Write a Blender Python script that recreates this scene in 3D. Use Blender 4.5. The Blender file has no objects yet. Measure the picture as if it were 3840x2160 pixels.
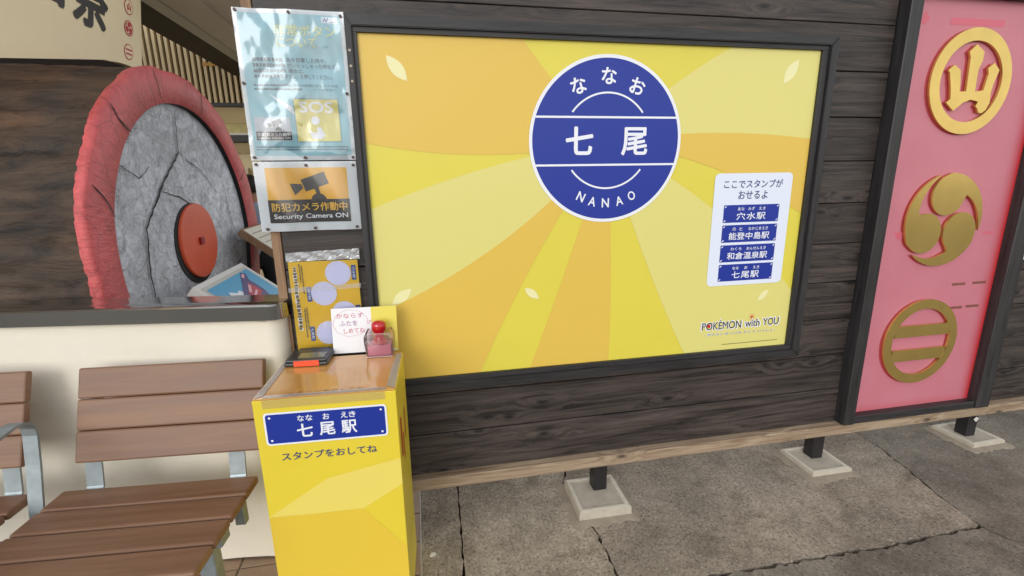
import bpy, bmesh, math, random
from math import radians as rad, sin, cos, pi
from mathutils import Vector, Matrix, noise
random.seed(7)
SC = bpy.context.scene
COL = SC.collection

# ---------------------------------------------------------------- camera, sky, sun, exposure
cam = bpy.data.cameras.new('camera'); cam.sensor_width = 36; cam.lens = 16.816
cam.clip_start = 0.02; cam.clip_end = 600
CAM = bpy.data.objects.new('camera', cam); COL.objects.link(CAM)
YAW, PITCH, ROLL = -0.19270, -0.23461, 0.01459
Rm = Matrix.Rotation(YAW, 3, 'Z') @ Matrix.Rotation(PITCH, 3, 'X') @ Matrix.Rotation(ROLL, 3, 'Y')
r_, f_, u_ = Rm.col[0], Rm.col[1], Rm.col[2]
M = Matrix(((r_[0], u_[0], -f_[0]), (r_[1], u_[1], -f_[1]), (r_[2], u_[2], -f_[2]))).to_4x4()
M.translation = (0.170, -1.917, 1.558)
CAM.matrix_world = M
SC.camera = CAM

SUN_AZ, SUN_EL = 28.0, 18.0           # degrees: to the left of straight behind the camera, and up
to_sun = Vector((-sin(rad(SUN_AZ)) * cos(rad(SUN_EL)), -cos(rad(SUN_AZ)) * cos(rad(SUN_EL)), sin(rad(SUN_EL))))
world = bpy.data.worlds.new('World'); SC.world = world; world.use_nodes = True
nt = world.node_tree; nt.nodes.clear()
sky = nt.nodes.new('ShaderNodeTexSky'); sky.sky_type = 'NISHITA'; sky.sun_disc = False
sky.sun_elevation = rad(SUN_EL + 16); sky.sun_rotation = rad(180 + SUN_AZ)
sky.dust_density = 0.3; sky.air_density = 2.0
hs = nt.nodes.new('ShaderNodeHueSaturation'); hs.inputs['Saturation'].default_value = 0.15
bg = nt.nodes.new('ShaderNodeBackground'); bg.inputs['Strength'].default_value = 0.15
wo = nt.nodes.new('ShaderNodeOutputWorld')
nt.links.new(sky.outputs[0], hs.inputs['Color']); nt.links.new(hs.outputs[0], bg.inputs['Color'])
nt.links.new(bg.outputs[0], wo.inputs['Surface'])
sun = bpy.data.lights.new('sun', 'SUN'); sun.energy = 0.7; sun.angle = rad(28); sun.color = (1.0, 0.985, 0.965)
SUN = bpy.data.objects.new('sun', sun); COL.objects.link(SUN)
SUN.rotation_euler = to_sun.to_track_quat('Z', 'Y').to_euler()
vs = SC.view_settings; vs.view_transform = 'Standard'; vs.look = 'None'; vs.gamma = 1.0; vs.exposure = 0.42

# ---------------------------------------------------------------- materials
def lin(c):
    return tuple(((v / 255) / 12.92 if v / 255 <= 0.04045 else ((v / 255 + 0.055) / 1.055) ** 2.4) for v in c)
MATS = {}
def mat(name, rgb, rough=0.6, spec=0.5, metal=0.0, coat=0.0, coat_rough=0.1, var=0.0, vscale=8.0, bump=0.0, bscale=60.0,
        stretch=(1, 1, 1), rnd=0.0, linear=False):
    """principled with optional colour mottling (var), bump and per-object tone (rnd)"""
    if name in MATS: return MATS[name]
    m = bpy.data.materials.new(name); m.use_nodes = True; n = m.node_tree.nodes; l = m.node_tree.links
    b = n['Principled BSDF']; c = rgb if linear else lin(rgb)
    b.inputs['Base Color'].default_value = (*c, 1); b.inputs['Roughness'].default_value = rough
    b.inputs['Specular IOR Level'].default_value = spec; b.inputs['Metallic'].default_value = metal
    b.inputs['Coat Weight'].default_value = coat; b.inputs['Coat Roughness'].default_value = coat_rough
    if var or bump or rnd:
        tc = n.new('ShaderNodeTexCoord'); mp = n.new('ShaderNodeMapping'); mp.inputs['Scale'].default_value = stretch
        oi = n.new('ShaderNodeObjectInfo'); ad = n.new('ShaderNodeVectorMath'); ad.operation = 'ADD'
        sc_ = n.new('ShaderNodeVectorMath'); sc_.operation = 'SCALE'; sc_.inputs[0].default_value = (13.1, 7.7, 9.3)
        l.new(oi.outputs['Random'], sc_.inputs['Scale'])
        l.new(tc.outputs['Object'], ad.inputs[0]); l.new(sc_.outputs[0], ad.inputs[1]); l.new(ad.outputs[0], mp.inputs[0])
        last = None
        if var or rnd:
            t = n.new('ShaderNodeTexNoise'); t.inputs['Scale'].default_value = vscale; t.inputs['Detail'].default_value = 6
            t.inputs['Roughness'].default_value = 0.65
            l.new(mp.outputs[0], t.inputs['Vector'])
            h = n.new('ShaderNodeHueSaturation'); h.inputs['Color'].default_value = (*c, 1)
            mr = n.new('ShaderNodeMapRange'); mr.inputs[1].default_value = 0.25; mr.inputs[2].default_value = 0.75
            mr.inputs[3].default_value = 1 - var; mr.inputs[4].default_value = 1 + var
            l.new(t.outputs[0], mr.inputs[0])
            mr2 = n.new('ShaderNodeMapRange'); mr2.inputs[3].default_value = 1 - rnd; mr2.inputs[4].default_value = 1 + rnd
            l.new(oi.outputs['Random'], mr2.inputs[0])
            mu = n.new('ShaderNodeMath'); mu.operation = 'MULTIPLY'
            l.new(mr.outputs[0], mu.inputs[0]); l.new(mr2.outputs[0], mu.inputs[1]); l.new(mu.outputs[0], h.inputs['Value'])
            l.new(h.outputs[0], b.inputs['Base Color'])
        if bump:
            t2 = n.new('ShaderNodeTexNoise'); t2.inputs['Scale'].default_value = bscale; t2.inputs['Detail'].default_value = 5
            l.new(mp.outputs[0], t2.inputs['Vector'])
            bp = n.new('ShaderNodeBump'); bp.inputs['Strength'].default_value = bump; bp.inputs['Distance'].default_value = 0.004
            l.new(t2.outputs[0], bp.inputs['Height']); l.new(bp.outputs[0], b.inputs['Normal'])
    MATS[name] = m
    return m

def nodes_of(m):
    return m.node_tree.nodes, m.node_tree.links, m.node_tree.nodes['Principled BSDF']

def wood_mat(name, dark, light, along='X', gs=1.0, rough=0.55, bump=0.35, knots=True, rnd=0.25):
    """plank wood: streaked grain along one axis, knots, per-plank tone"""
    if name in MATS: return MATS[name]
    m = bpy.data.materials.new(name); m.use_nodes = True; n, l, b = nodes_of(m)
    tc = n.new('ShaderNodeTexCoord'); oi = n.new('ShaderNodeObjectInfo')
    sc_ = n.new('ShaderNodeVectorMath'); sc_.operation = 'SCALE'; sc_.inputs[0].default_value = (11.3, 5.1, 8.7)
    l.new(oi.outputs['Random'], sc_.inputs['Scale'])
    ad = n.new('ShaderNodeVectorMath'); ad.operation = 'ADD'
    l.new(tc.outputs['Object'], ad.inputs[0]); l.new(sc_.outputs[0], ad.inputs[1])
    mp = n.new('ShaderNodeMapping')
    s = {'X': (0.8, 14, 14), 'Y': (14, 0.8, 14), 'Z': (14, 14, 0.8)}[along]
    mp.inputs['Scale'].default_value = tuple(v * gs for v in s)
    l.new(ad.outputs[0], mp.inputs[0])
    wob = n.new('ShaderNodeTexNoise'); wob.inputs['Scale'].default_value = 1.3; wob.inputs['Detail'].default_value = 2
    l.new(mp.outputs[0], wob.inputs['Vector'])
    # knots bend the grain
    vo = n.new('ShaderNodeTexVoronoi'); vo.voronoi_dimensions = '2D'; vo.inputs['Scale'].default_value = 1.0
    mk = n.new('ShaderNodeMapping'); k = {'X': (1.9, 1, 4.6), 'Y': (1, 1.9, 4.6), 'Z': (4.6, 1, 1.9)}[along]
    mk.inputs['Scale'].default_value = tuple(v * gs for v in k); l.new(ad.outputs[0], mk.inputs[0])
    ks = n.new('ShaderNodeSeparateXYZ'); kc = n.new('ShaderNodeCombineXYZ'); l.new(mk.outputs[0], ks.inputs[0]); l.new(ks.outputs[0], kc.inputs[0]); l.new(ks.outputs[2], kc.inputs[1]); l.new(kc.outputs[0], vo.inputs['Vector'])
    kr = n.new('ShaderNodeMapRange'); kr.inputs[1].default_value = 0.0; kr.inputs[2].default_value = 0.30
    kr.inputs[3].default_value = 1.0; kr.inputs[4].default_value = 0.0; l.new(vo.outputs['Distance'], kr.inputs[0])
    mixv = n.new('ShaderNodeVectorMath'); mixv.operation = 'MULTIPLY_ADD'
    comb = n.new('ShaderNodeCombineXYZ')
    sm = n.new('ShaderNodeMath'); sm.operation = 'MULTIPLY_ADD'; sm.inputs[1].default_value = 0.45 if knots else 0.0
    l.new(kr.outputs[0], sm.inputs[0]); l.new(wob.outputs[0], sm.inputs[2])
    for i in range(3): l.new(sm.outputs[0], comb.inputs[i])
    l.new(comb.outputs[0], mixv.inputs[0]); mixv.inputs[1].default_value = (1.4, 1.4, 1.4); l.new(mp.outputs[0], mixv.inputs[2])
    g = n.new('ShaderNodeTexNoise'); g.inputs['Scale'].default_value = 2.2; g.inputs['Detail'].default_value = 7; g.inputs['Roughness'].default_value = 0.68
    l.new(mixv.outputs[0], g.inputs['Vector'])
    cr = n.new('ShaderNodeValToRGB'); cr.color_ramp.elements[0].position = 0.36; cr.color_ramp.elements[1].position = 0.68
    cr.color_ramp.elements[0].color = (*lin(dark), 1); cr.color_ramp.elements[1].color = (*lin(light), 1)
    l.new(g.outputs[0], cr.inputs[0])
    kd = n.new('ShaderNodeMapRange'); kd.inputs[1].default_value = 0.025; kd.inputs[2].default_value = 0.075
    kd.inputs[3].default_value = 0.25 if knots else 1.0; kd.inputs[4].default_value = 1.0; l.new(vo.outputs['Distance'], kd.inputs[0])
    r2 = n.new('ShaderNodeMapRange'); r2.inputs[3].default_value = 1 - rnd; r2.inputs[4].default_value = 1 + rnd
    l.new(oi.outputs['Random'], r2.inputs[0])
    mu = n.new('ShaderNodeMath'); mu.operation = 'MULTIPLY'; l.new(kd.outputs[0], mu.inputs[0]); l.new(r2.outputs[0], mu.inputs[1])
    h = n.new('ShaderNodeHueSaturation'); l.new(cr.outputs[0], h.inputs['Color']); l.new(mu.outputs[0], h.inputs['Value'])
    l.new(h.outputs[0], b.inputs['Base Color'])
    rr = n.new('ShaderNodeMapRange'); rr.inputs[3].default_value = rough - 0.12; rr.inputs[4].default_value = rough + 0.18
    l.new(g.outputs[0], rr.inputs[0]); l.new(rr.outputs[0], b.inputs['Roughness'])
    bp = n.new('ShaderNodeBump'); bp.inputs['Strength'].default_value = bump; bp.inputs['Distance'].default_value = 0.003
    l.new(g.outputs[0], bp.inputs['Height']); l.new(bp.outputs[0], b.inputs['Normal'])
    MATS[name] = m
    return m

def film_mat(name, gloss=0.10, rough=0.06, tint=(1, 1, 1), haze=0.0):
    """clear plastic: mostly transparent with a glossy skin"""
    if name in MATS: return MATS[name]
    m = bpy.data.materials.new(name); m.use_nodes = True; n = m.node_tree.nodes; l = m.node_tree.links
    n.clear(); o = n.new('ShaderNodeOutputMaterial')
    tr = n.new('ShaderNodeBsdfTransparent'); tr.inputs[0].default_value = (*tint, 1)
    gl = n.new('ShaderNodeBsdfGlossy'); gl.inputs['Roughness'].default_value = rough
    df = n.new('ShaderNodeBsdfDiffuse'); df.inputs[0].default_value = (0.85, 0.87, 0.9, 1)
    fr = n.new('ShaderNodeFresnel'); fr.inputs['IOR'].default_value = 1.5
    ma = n.new('ShaderNodeMath'); ma.operation = 'ADD'; ma.inputs[1].default_value = gloss; ma.use_clamp = True
    l.new(fr.outputs[0], ma.inputs[0])
    m0 = n.new('ShaderNodeMixShader'); m0.inputs[0].default_value = haze
    l.new(tr.outputs[0], m0.inputs[1]); l.new(df.outputs[0], m0.inputs[2])
    mx = n.new('ShaderNodeMixShader'); l.new(ma.outputs[0], mx.inputs[0]); l.new(m0.outputs[0], mx.inputs[1]); l.new(gl.outputs[0], mx.inputs[2])
    l.new(mx.outputs[0], o.inputs['Surface'])
    MATS[name] = m
    return m

# ---------------------------------------------------------------- object helpers
def thing(name, label, cat, loc=(0, 0, 0), rotz=0.0, group=None):
    o = bpy.data.objects.new(name, None); COL.objects.link(o); o.empty_display_size = 0.1
    o.location = loc; o.rotation_euler = (0, 0, rotz); o['label'] = label; o['category'] = cat
    if group: o['group'] = group
    return o
def tag(o, label=None, cat=None, group=None, kind=None):
    for k, v in (('label', label), ('category', cat), ('group', group), ('kind', kind)):
        if v: o[k] = v
    return o
def link(name, me, m, parent=None, smooth=False):
    o = bpy.data.objects.new(name, me); COL.objects.link(o)
    if m and not me.materials: me.materials.append(m)
    if parent: o.parent = parent
    if smooth:
        for p in me.polygons: p.use_smooth = True
    return o
def from_bm(name, bm, m, parent=None, smooth=False, sharp=None):
    me = bpy.data.meshes.new(name); bm.normal_update(); bm.to_mesh(me); bm.free()
    o = link(name, me, m, parent, smooth)
    if sharp: me.set_sharp_from_angle(angle=rad(sharp))
    return o
def box_bm(bm, x0, x1, y0, y1, z0, z1, bev=0.0, seg=1):
    r = bmesh.ops.create_cube(bm, size=1.0)
    for v in r['verts']:
        v.co = Vector(((x0 + x1) / 2 + v.co.x * (x1 - x0), (y0 + y1) / 2 + v.co.y * (y1 - y0), (z0 + z1) / 2 + v.co.z * (z1 - z0)))
    if bev:
        es = {e for v in r['verts'] for e in v.link_edges}
        bmesh.ops.bevel(bm, geom=list(es), offset=bev, segments=seg, affect='EDGES', profile=0.5)
def box(name, x0, x1, y0, y1, z0, z1, m, parent=None, bev=0.0, seg=1):
    bm = bmesh.new(); box_bm(bm, x0, x1, y0, y1, z0, z1, bev, seg)
    return from_bm(name, bm, m, parent)
def plate(name, pts, y0, y1, m, parent=None, bev=0.0):
    """polygon given in (x, z), extruded from y0 (front) back to y1"""
    bm = bmesh.new()
    a = [bm.verts.new((x, y0, z)) for x, z in pts]; b = [bm.verts.new((x, y1, z)) for x, z in pts]
    f = bm.faces.new(a); bm.faces.new(b[::-1])
    n = len(pts)
    for i in range(n): bm.faces.new((a[i], b[i], b[(i + 1) % n], a[(i + 1) % n]))
    bmesh.ops.recalc_face_normals(bm, faces=bm.faces)
    if bev:
        es = [e for e in f.edges]
        bmesh.ops.bevel(bm, geom=es, offset=bev, segments=2, affect='EDGES')
    return from_bm(name, bm, m, parent)
def ring_pts(cx, cz, r, n=64, a0=0, a1=2 * pi):
    return [(cx + r * cos(a0 + (a1 - a0) * i / n), cz + r * sin(a0 + (a1 - a0) * i / n)) for i in range(n)]
def annulus(name, cx, cz, ro, ri, y0, y1, m, parent=None, n=72, bars=(), bev=0.0):
    bm = bmesh.new()
    def loop(r, y): return [bm.verts.new((cx + r * cos(2 * pi * i / n), y, cz + r * sin(2 * pi * i / n))) for i in range(n)]
    A, B, C, D = loop(ro, y0), loop(ri, y0), loop(ro, y1), loop(ri, y1)
    for i in range(n):
        j = (i + 1) % n
        bm.faces.new((A[i], A[j], B[j], B[i])); bm.faces.new((A[i], C[i], C[j], A[j])); bm.faces.new((B[i], B[j], D[j], D[i]))
    bmesh.ops.recalc_face_normals(bm, faces=bm.faces)
    return from_bm(name, bm, m, parent)
def round_rect(x0, x1, z0, z1, r, n=6):
    p = []
    for cx, cz, a in ((x1 - r, z1 - r, 0), (x0 + r, z1 - r, 90), (x0 + r, z0 + r, 180), (x1 - r, z0 + r, 270)):
        for i in range(n + 1):
            t = rad(a + 90 * i / n); p.append((cx + r * cos(t), cz + r * sin(t)))
    return p
def lathe(name, prof, m, parent=None, n=28, loc=(0, 0, 0)):
    bm = bmesh.new(); rings = []
    for r, z in prof:
        rings.append([bm.verts.new((loc[0] + r * cos(2 * pi * i / n), loc[1] + r * sin(2 * pi * i / n), loc[2] + z)) for i in range(n)])
    for a, b in zip(rings, rings[1:]):
        for i in range(n): bm.faces.new((a[i], a[(i + 1) % n], b[(i + 1) % n], b[i]))
    bm.faces.new(rings[0][::-1]); bm.faces.new(rings[-1])
    return from_bm(name, bm, m, parent, smooth=True, sharp=40)
def sweep(name, path, w, t, side, m, parent=None):
    """flat bar: path of points, width w along 'side', thickness t"""
    bm = bmesh.new(); S = Vector(side).normalized(); rings = []
    for i, p in enumerate(path):
        p = Vector(p); d = (Vector(path[min(i + 1, len(path) - 1)]) - Vector(path[max(i - 1, 0)])).normalized(); nn = d.cross(S).normalized()
        rings.append([bm.verts.new(p + S * (w / 2 * a) + nn * (t / 2 * b)) for a, b in ((-1, -1), (1, -1), (1, 1), (-1, 1))])
    for a, b in zip(rings, rings[1:]):
        for i in range(4): bm.faces.new((a[i], a[(i + 1) % 4], b[(i + 1) % 4], b[i]))
    bm.faces.new(rings[0][::-1]); bm.faces.new(rings[-1])
    bmesh.ops.recalc_face_normals(bm, faces=bm.faces)
    return from_bm(name, bm, m, parent)

# flat print: 2-D shapes and lettering carried onto a surface by a map (u, v) -> point
def flat(name, shapes, fmap, m, parent=None, sub=0):
    bm = bmesh.new()
    for pts in shapes:
        vs_ = [bm.verts.new((p[0], p[1], 0)) for p in pts]; bm.faces.new(vs_)
    if sub:
        bmesh.ops.triangulate(bm, faces=bm.faces)
        bmesh.ops.subdivide_edges(bm, edges=bm.edges, cuts=sub, use_grid_fill=True)
    for v in bm.verts: v.co = Vector(fmap(v.co.x, v.co.y))
    return from_bm(name, bm, m, parent)
TXT = {}
def glyphs(body, bold=0.0, spacing=1.0, res=3):
    key = (body, bold, spacing)
    if key in TXT: return TXT[key]
    c = bpy.data.curves.new('lettering', 'FONT'); c.body = body; c.size = 1.0; c.offset = bold; c.resolution_u = res
    c.space_character = spacing
    o = bpy.data.objects.new('lettering', c); COL.objects.link(o)
    bpy.context.view_layer.update()
    dg = bpy.context.evaluated_depsgraph_get()
    me = o.evaluated_get(dg).to_mesh()
    V = [(v.co.x, v.co.y) for v in me.vertices]; F = [tuple(p.vertices) for p in me.polygons]
    bpy.data.objects.remove(o); bpy.data.curves.remove(c)
    x0 = min(v[0] for v in V); x1 = max(v[0] for v in V); z0 = min(v[1] for v in V); z1 = max(v[1] for v in V)
    TXT[key] = (V, F, x0, x1, z0, z1)
    return TXT[key]
def text(name, body, cx, cz, w, h, fmap, m, parent=None, bold=0.0, rot=0.0, spacing=1.0):
    """lettering fitted to a w x h cell centred on (cx, cz); h None keeps the proportion"""
    V, F, x0, x1, z0, z1 = glyphs(body, 0.0, spacing)
    sx = w / (x1 - x0); sz = (h / (z1 - z0)) if h else sx
    me = bpy.data.meshes.new(name); P = []; FF = []
    k = max(0.0, bold) * min(sx, sz)                       # stroke weight: copies nudged around the outline, each a hair higher
    nudges = [(0.0, 0.0)] + ([(k * cos(t), k * sin(t)) for t in [i * pi / 3 for i in range(6)]] if k else [])
    for c, (du, dv) in enumerate(nudges):
        base_ = len(P)
        for x, z in V:
            a = (x - (x0 + x1) / 2) * sx + du; b = (z - (z0 + z1) / 2) * sz + dv
            u = cx + a * cos(rot) - b * sin(rot); v = cz + a * sin(rot) + b * cos(rot)
            p = Vector(fmap(u, v)); nn = (Vector(fmap(u + 1e-3, v)) - p).cross(Vector(fmap(u, v + 1e-3)) - p).normalized()
            P.append(p + nn * (0.00003 * c))
        FF += [tuple(i + base_ for i in f) for f in F]
    me.from_pydata(P, [], FF); me.update()
    return link(name, me, m, parent)
def blur_rows(name, x0, x1, z, h, fmap, m, parent, seed=0, rot=False):
    """print too small or too washed out to read: a row of uneven small marks"""
    rr_ = random.Random(seed); q = []; x = x0
    while x < x1 - h * 0.4:
        w = h * rr_.uniform(0.45, 0.95); a, b = z - h / 2 * rr_.uniform(0.5, 1), z + h / 2 * rr_.uniform(0.5, 1)
        r = [(x, a), (min(x + w, x1), a), (min(x + w, x1), b), (x, b)]
        q.append([(v, -u) for u, v in r] if rot else r); x += w + h * rr_.uniform(0.12, 0.3)
    return flat(name, q, fmap, m, parent)
def on_y(y): return lambda u, v: (u, y, v)

# palette
BLACKWOOD = wood_mat('dark stained boards', (26, 22, 21), (80, 69, 64), 'X', 1.1, rough=0.46, bump=0.9, rnd=0.25)
FRAMEWOOD_H = wood_mat('black painted timber', (30, 29, 30), (58, 56, 57), 'X', 1.5, rough=0.45, bump=0.3, knots=False, rnd=0.1)
FRAMEWOOD_V = wood_mat('black painted upright timber', (30, 29, 30), (58, 56, 57), 'Z', 1.5, rough=0.45, bump=0.3, knots=False, rnd=0.1)
RAWWOOD = wood_mat('weathered raw timber', (122, 98, 76), (178, 158, 134), 'X', 1.2, rough=0.7, rnd=0.05)
STRIPWOOD = wood_mat('brown edge timber', (128, 98, 72), (160, 128, 98), 'Z', 1.2, rough=0.65, knots=False, rnd=0.05)
BENCHWOOD = wood_mat('brown recycled slats', (116, 82, 60), (144, 108, 84), 'X', 0.6, rough=0.42, bump=0.12, knots=False, rnd=0.06)
WHITE = mat('white print', (236, 238, 246), 0.45)
BLUE = mat('blue print', (26, 50, 150), 0.4)
NAVY = mat('navy print', (34, 48, 112), 0.45)
INK = mat('black print', (28, 27, 30), 0.5)
YEL = mat('yellow print', (224, 209, 80), 0.33, var=0.03, vscale=3)
CREAM = mat('pale yellow print', (224, 214, 128), 0.33)
ORANGE = mat('orange yellow print', (226, 190, 84), 0.33)
LEAF = mat('pale leaf print', (238, 232, 176), 0.33)

# ---------------------------------------------------------------- ground
def ground_mat(name, base, pebble, rough=0.85):
    m = bpy.data.materials.new(name); m.use_nodes = True; n, l, b = nodes_of(m)
    tc = n.new('ShaderNodeTexCoord')
    big = n.new('ShaderNodeTexNoise'); big.inputs['Scale'].default_value = 1.7; big.inputs['Detail'].default_value = 5; big.inputs['Roughness'].default_value = 0.6
    mid = n.new('ShaderNodeTexNoise'); mid.inputs['Scale'].default_value = 14; mid.inputs['Detail'].default_value = 6; mid.inputs['Roughness'].default_value = 0.7
    fine = n.new('ShaderNodeTexVoronoi'); fine.inputs['Scale'].default_value = 120
    for t in (big, mid, fine): l.new(tc.outputs['Object'], t.inputs['Vector'])
    def ramp(src, p0, p1, c0, c1):
        r = n.new('ShaderNodeValToRGB'); e = r.color_ramp.elements
        e[0].position = p0; e[1].position = p1; e[0].color = (*c0, 1); e[1].color = (*c1, 1); l.new(src, r.inputs[0]); return r.outputs[0]
    def mul(a, b_, f=1.0):
        x = n.new('ShaderNodeMix'); x.data_type = 'RGBA'; x.blend_type = 'MULTIPLY'; x.inputs[0].default_value = f
        l.new(a, x.inputs[6]); l.new(b_, x.inputs[7]); return x.outputs[2]
    c = lin(base)
    a = ramp(big.outputs[0], 0.35, 0.68, tuple(v * 0.66 for v in c), tuple(v * 1.18 for v in c))
    bb = ramp(mid.outputs[0], 0.30, 0.60, (0.76, 0.74, 0.72), (1.06, 1.05, 1.04))
    cc = ramp(fine.outputs['Color'], 0.1, 0.95, (0.66, 0.64, 0.62), (1.26, 1.25, 1.22))
    out = mul(mul(a, bb, 0.9), cc, pebble)
    # dark round stains
    st = n.new('ShaderNodeTexVoronoi'); st.inputs['Scale'].default_value = 3.4; l.new(tc.outputs['Object'], st.inputs['Vector'])
    sr = ramp(st.outputs['Distance'], 0.03, 0.075, (0.6, 0.57, 0.55), (1, 1, 1))
    out = mul(out, sr, 0.7)
    fl = n.new('ShaderNodeTexNoise'); fl.inputs['Scale'].default_value = 85; fl.inputs['Detail'].default_value = 3; l.new(tc.outputs['Object'], fl.inputs['Vector'])
    out = mul(out, ramp(fl.outputs[0], 0.34, 0.41, (0.40, 0.37, 0.35), (1, 1, 1)), 0.9)
    lt = n.new('ShaderNodeMix'); lt.data_type = 'RGBA'; l.new(ramp(fl.outputs[0], 0.62, 0.68, (0, 0, 0), (0.55, 0.55, 0.55)), lt.inputs[0])
    l.new(out, lt.inputs[6]); lt.inputs[7].default_value = (*[min(1, v * 1.7) for v in c], 1); out = lt.outputs[2]
    wd = n.new('ShaderNodeTexNoise'); wd.inputs['Scale'].default_value = 4.5; wd.inputs['Detail'].default_value = 3; wd.inputs['Distortion'].default_value = 1.2; l.new(tc.outputs['Object'], wd.inputs['Vector'])
    out = mul(out, ramp(wd.outputs[0], 0.36, 0.52, (0.72, 0.70, 0.68), (1, 1, 1)), 0.8)
    l.new(out, b.inputs['Base Color']); b.inputs['Roughness'].default_value = rough
    b.inputs['Specular IOR Level'].default_value = 0.3
    ad = n.new('ShaderNodeMath'); ad.operation = 'MULTIPLY_ADD'; ad.inputs[1].default_value = 0.5 * pebble
    l.new(fine.outputs['Distance'], ad.inputs[0]); l.new(mid.outputs[0], ad.inputs[2])
    bp = n.new('ShaderNodeBump'); bp.inputs['Strength'].default_value = 0.55; bp.inputs['Distance'].default_value = 0.006
    l.new(ad.outputs[0], bp.inputs['Height']); l.new(bp.outputs[0], b.inputs['Normal'])
    return m
CONC_A = ground_mat('pebbly concrete', (168, 157, 142), 0.8)
CONC_B = ground_mat('worn concrete', (161, 150, 137), 0.8)
CONC_C = ground_mat('smooth grey concrete', (138, 130, 120), 0.5)
GAPDARK = mat('dirt in joints', (92, 85, 77), 0.95, var=0.2, vscale=1.5)

ground = bpy.data.objects.new('platform_ground', None); COL.objects.link(ground); ground['kind'] = 'structure'
box('ground_base', -150, 150, -150, 150, -0.4, -0.055, GAPDARK, ground)
def jag(pts, amp, step=0.028, seed=0):
    rr = random.Random(seed); out = []
    for (x0, y0), (x1, y1) in zip(pts, pts[1:]):
        L = math.hypot(x1 - x0, y1 - y0); n = max(1, int(min(L / step, 70)))
        for i in range(n):
            t = i / n; j = amp if 0 < t else amp * 0.3
            out.append((x0 + (x1 - x0) * t + rr.uniform(-j, j), y0 + (y1 - y0) * t + rr.uniform(-j, j)))
    out.append(pts[-1]); return out
def shift(pts, dx, dy): return [(x + dx, y + dy) for x, y in pts]
Lt = [(0.1055, -5), (0.1055, -0.6), (0.1055, 0.0), (0.108, 0.3), (0.112, 3)]
L1 = [(0.22, -5), (0.262, -0.5), (0.278, -0.16), (0.286, 0.018), (0.293, 0.27), (0.30, 3)]
L2 = [(0.90, -5), (0.872, -0.53), (0.868, -0.369), (0.869, -0.19), (0.855, -0.118), (0.827, -0.057), (0.829, 0.168), (0.879, 0.272), (0.90, 3)]
L4 = [(2.66, -5), (2.60, -0.657), (2.554, -0.53), (2.579, -0.378), (2.70, 0.1), (2.72, 3)]
J = [(0.872, -0.52), (1.213, -0.519), (1.697, -0.529), (2.052, -0.539), (2.554, -0.525)]
def cut(pts, ylo=None, yhi=None):
    return [p for p in pts if (ylo is None or p[1] >= ylo) and (yhi is None or p[1] <= yhi)]
def slab(pts, m):
    bm = bmesh.new()
    a = [bm.verts.new((x, y, 0)) for x, y in pts]; b = [bm.verts.new((x, y, -0.05)) for x, y in pts]
    bm.faces.new(a); n = len(pts)
    for i in range(n): bm.faces.new((a[i], b[i], b[(i + 1) % n], a[(i + 1) % n]))
    bmesh.ops.recalc_face_normals(bm, faces=bm.faces)
    if bm.faces[0].normal.z < 0: bmesh.ops.reverse_faces(bm, faces=bm.faces)
    return from_bm('concrete_slab', bm, m, ground)
slab(jag(shift(Lt, 0.004, 0), 0.002, seed=1) + jag(shift(L1, -0.003, 0), 0.005, seed=2)[::-1], CONC_A)
slab(jag(shift(L1, 0.003, 0), 0.004, seed=3) + jag(shift(L2, -0.005, 0), 0.009, seed=4)[::-1], CONC_A)
slab(jag(shift(cut(L2, ylo=-0.5), 0.005, 0), 0.009, seed=5) + jag(shift(cut(L4, ylo=-0.5), -0.005, 0), 0.008, seed=6)[::-1] + jag(shift(J, 0, 0.007), 0.009, seed=7)[::-1], CONC_B)
slab(jag(shift(cut(L2, yhi=-0.525), 0.004, 0), 0.006, seed=8) + jag(shift(J, 0, -0.008), 0.009, seed=9) + jag(shift(cut(L4, yhi=-0.525), -0.004, 0), 0.004, seed=10)[::-1], CONC_C)
slab(jag(shift(L4, 0.005, 0), 0.008, seed=11) + [(9, 3), (9, -5)], CONC_C)

# tiled strip and tiles under the bench
TILE = mat('pinkish floor tile', (164, 138, 118), 0.55, var=0.14, vscale=14, rnd=0.07)
MORTAR = mat('tile mortar', (104, 96, 86), 0.9, var=0.15, vscale=30)
tf = bpy.data.objects.new('tiled_floor', None); COL.objects.link(tf); tf['kind'] = 'structure'
box('mortar_bed', -6, 0.0995, -5, 0.9, -0.05, -0.004, MORTAR, tf)
box('edge_mortar', 0.0998, 0.1085, -0.75, 0.9, -0.05, -0.0005, mat('pale edge mortar', (186, 178, 166), 0.9, var=0.2, vscale=40), tf)
tb = bmesh.new(); box_bm(tb, -0.0885, 0.0885, -0.0885, 0.0885, -0.012, 0.0, 0.003)
tile0 = None
for i in range(7):
    for j in range(5):
        x = 0.0115 - 0.183 * i; y = 0.186 - 0.183 * j
        if tile0 is None:
            tile0 = from_bm('tile', tb, TILE, tf); t = tile0
        else:
            t = tile0.copy(); COL.objects.link(t)
        t.location = (x, y, random.uniform(-0.001, 0.001))
fl = box('interior_floor', -7, -0.36, 0.14, 6, -0.05, 0.004, mat('interior floor', (120, 112, 104), 0.4, var=0.1), None); fl['kind'] = 'structure'

# ceiling colours, and an unseen hall roof added and trimmed to shape the light
ROOF = mat('cream soffit', (236, 228, 212), 0.7, var=0.05)
DARKCEIL = mat('dark ceiling', (70, 62, 54), 0.8, var=0.1)
rf = box('unseen_hall_roof', -6, -1.3, -0.6, 3.2, 3.3, 3.4, ROOF, None); rf['kind'] = 'structure'

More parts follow.
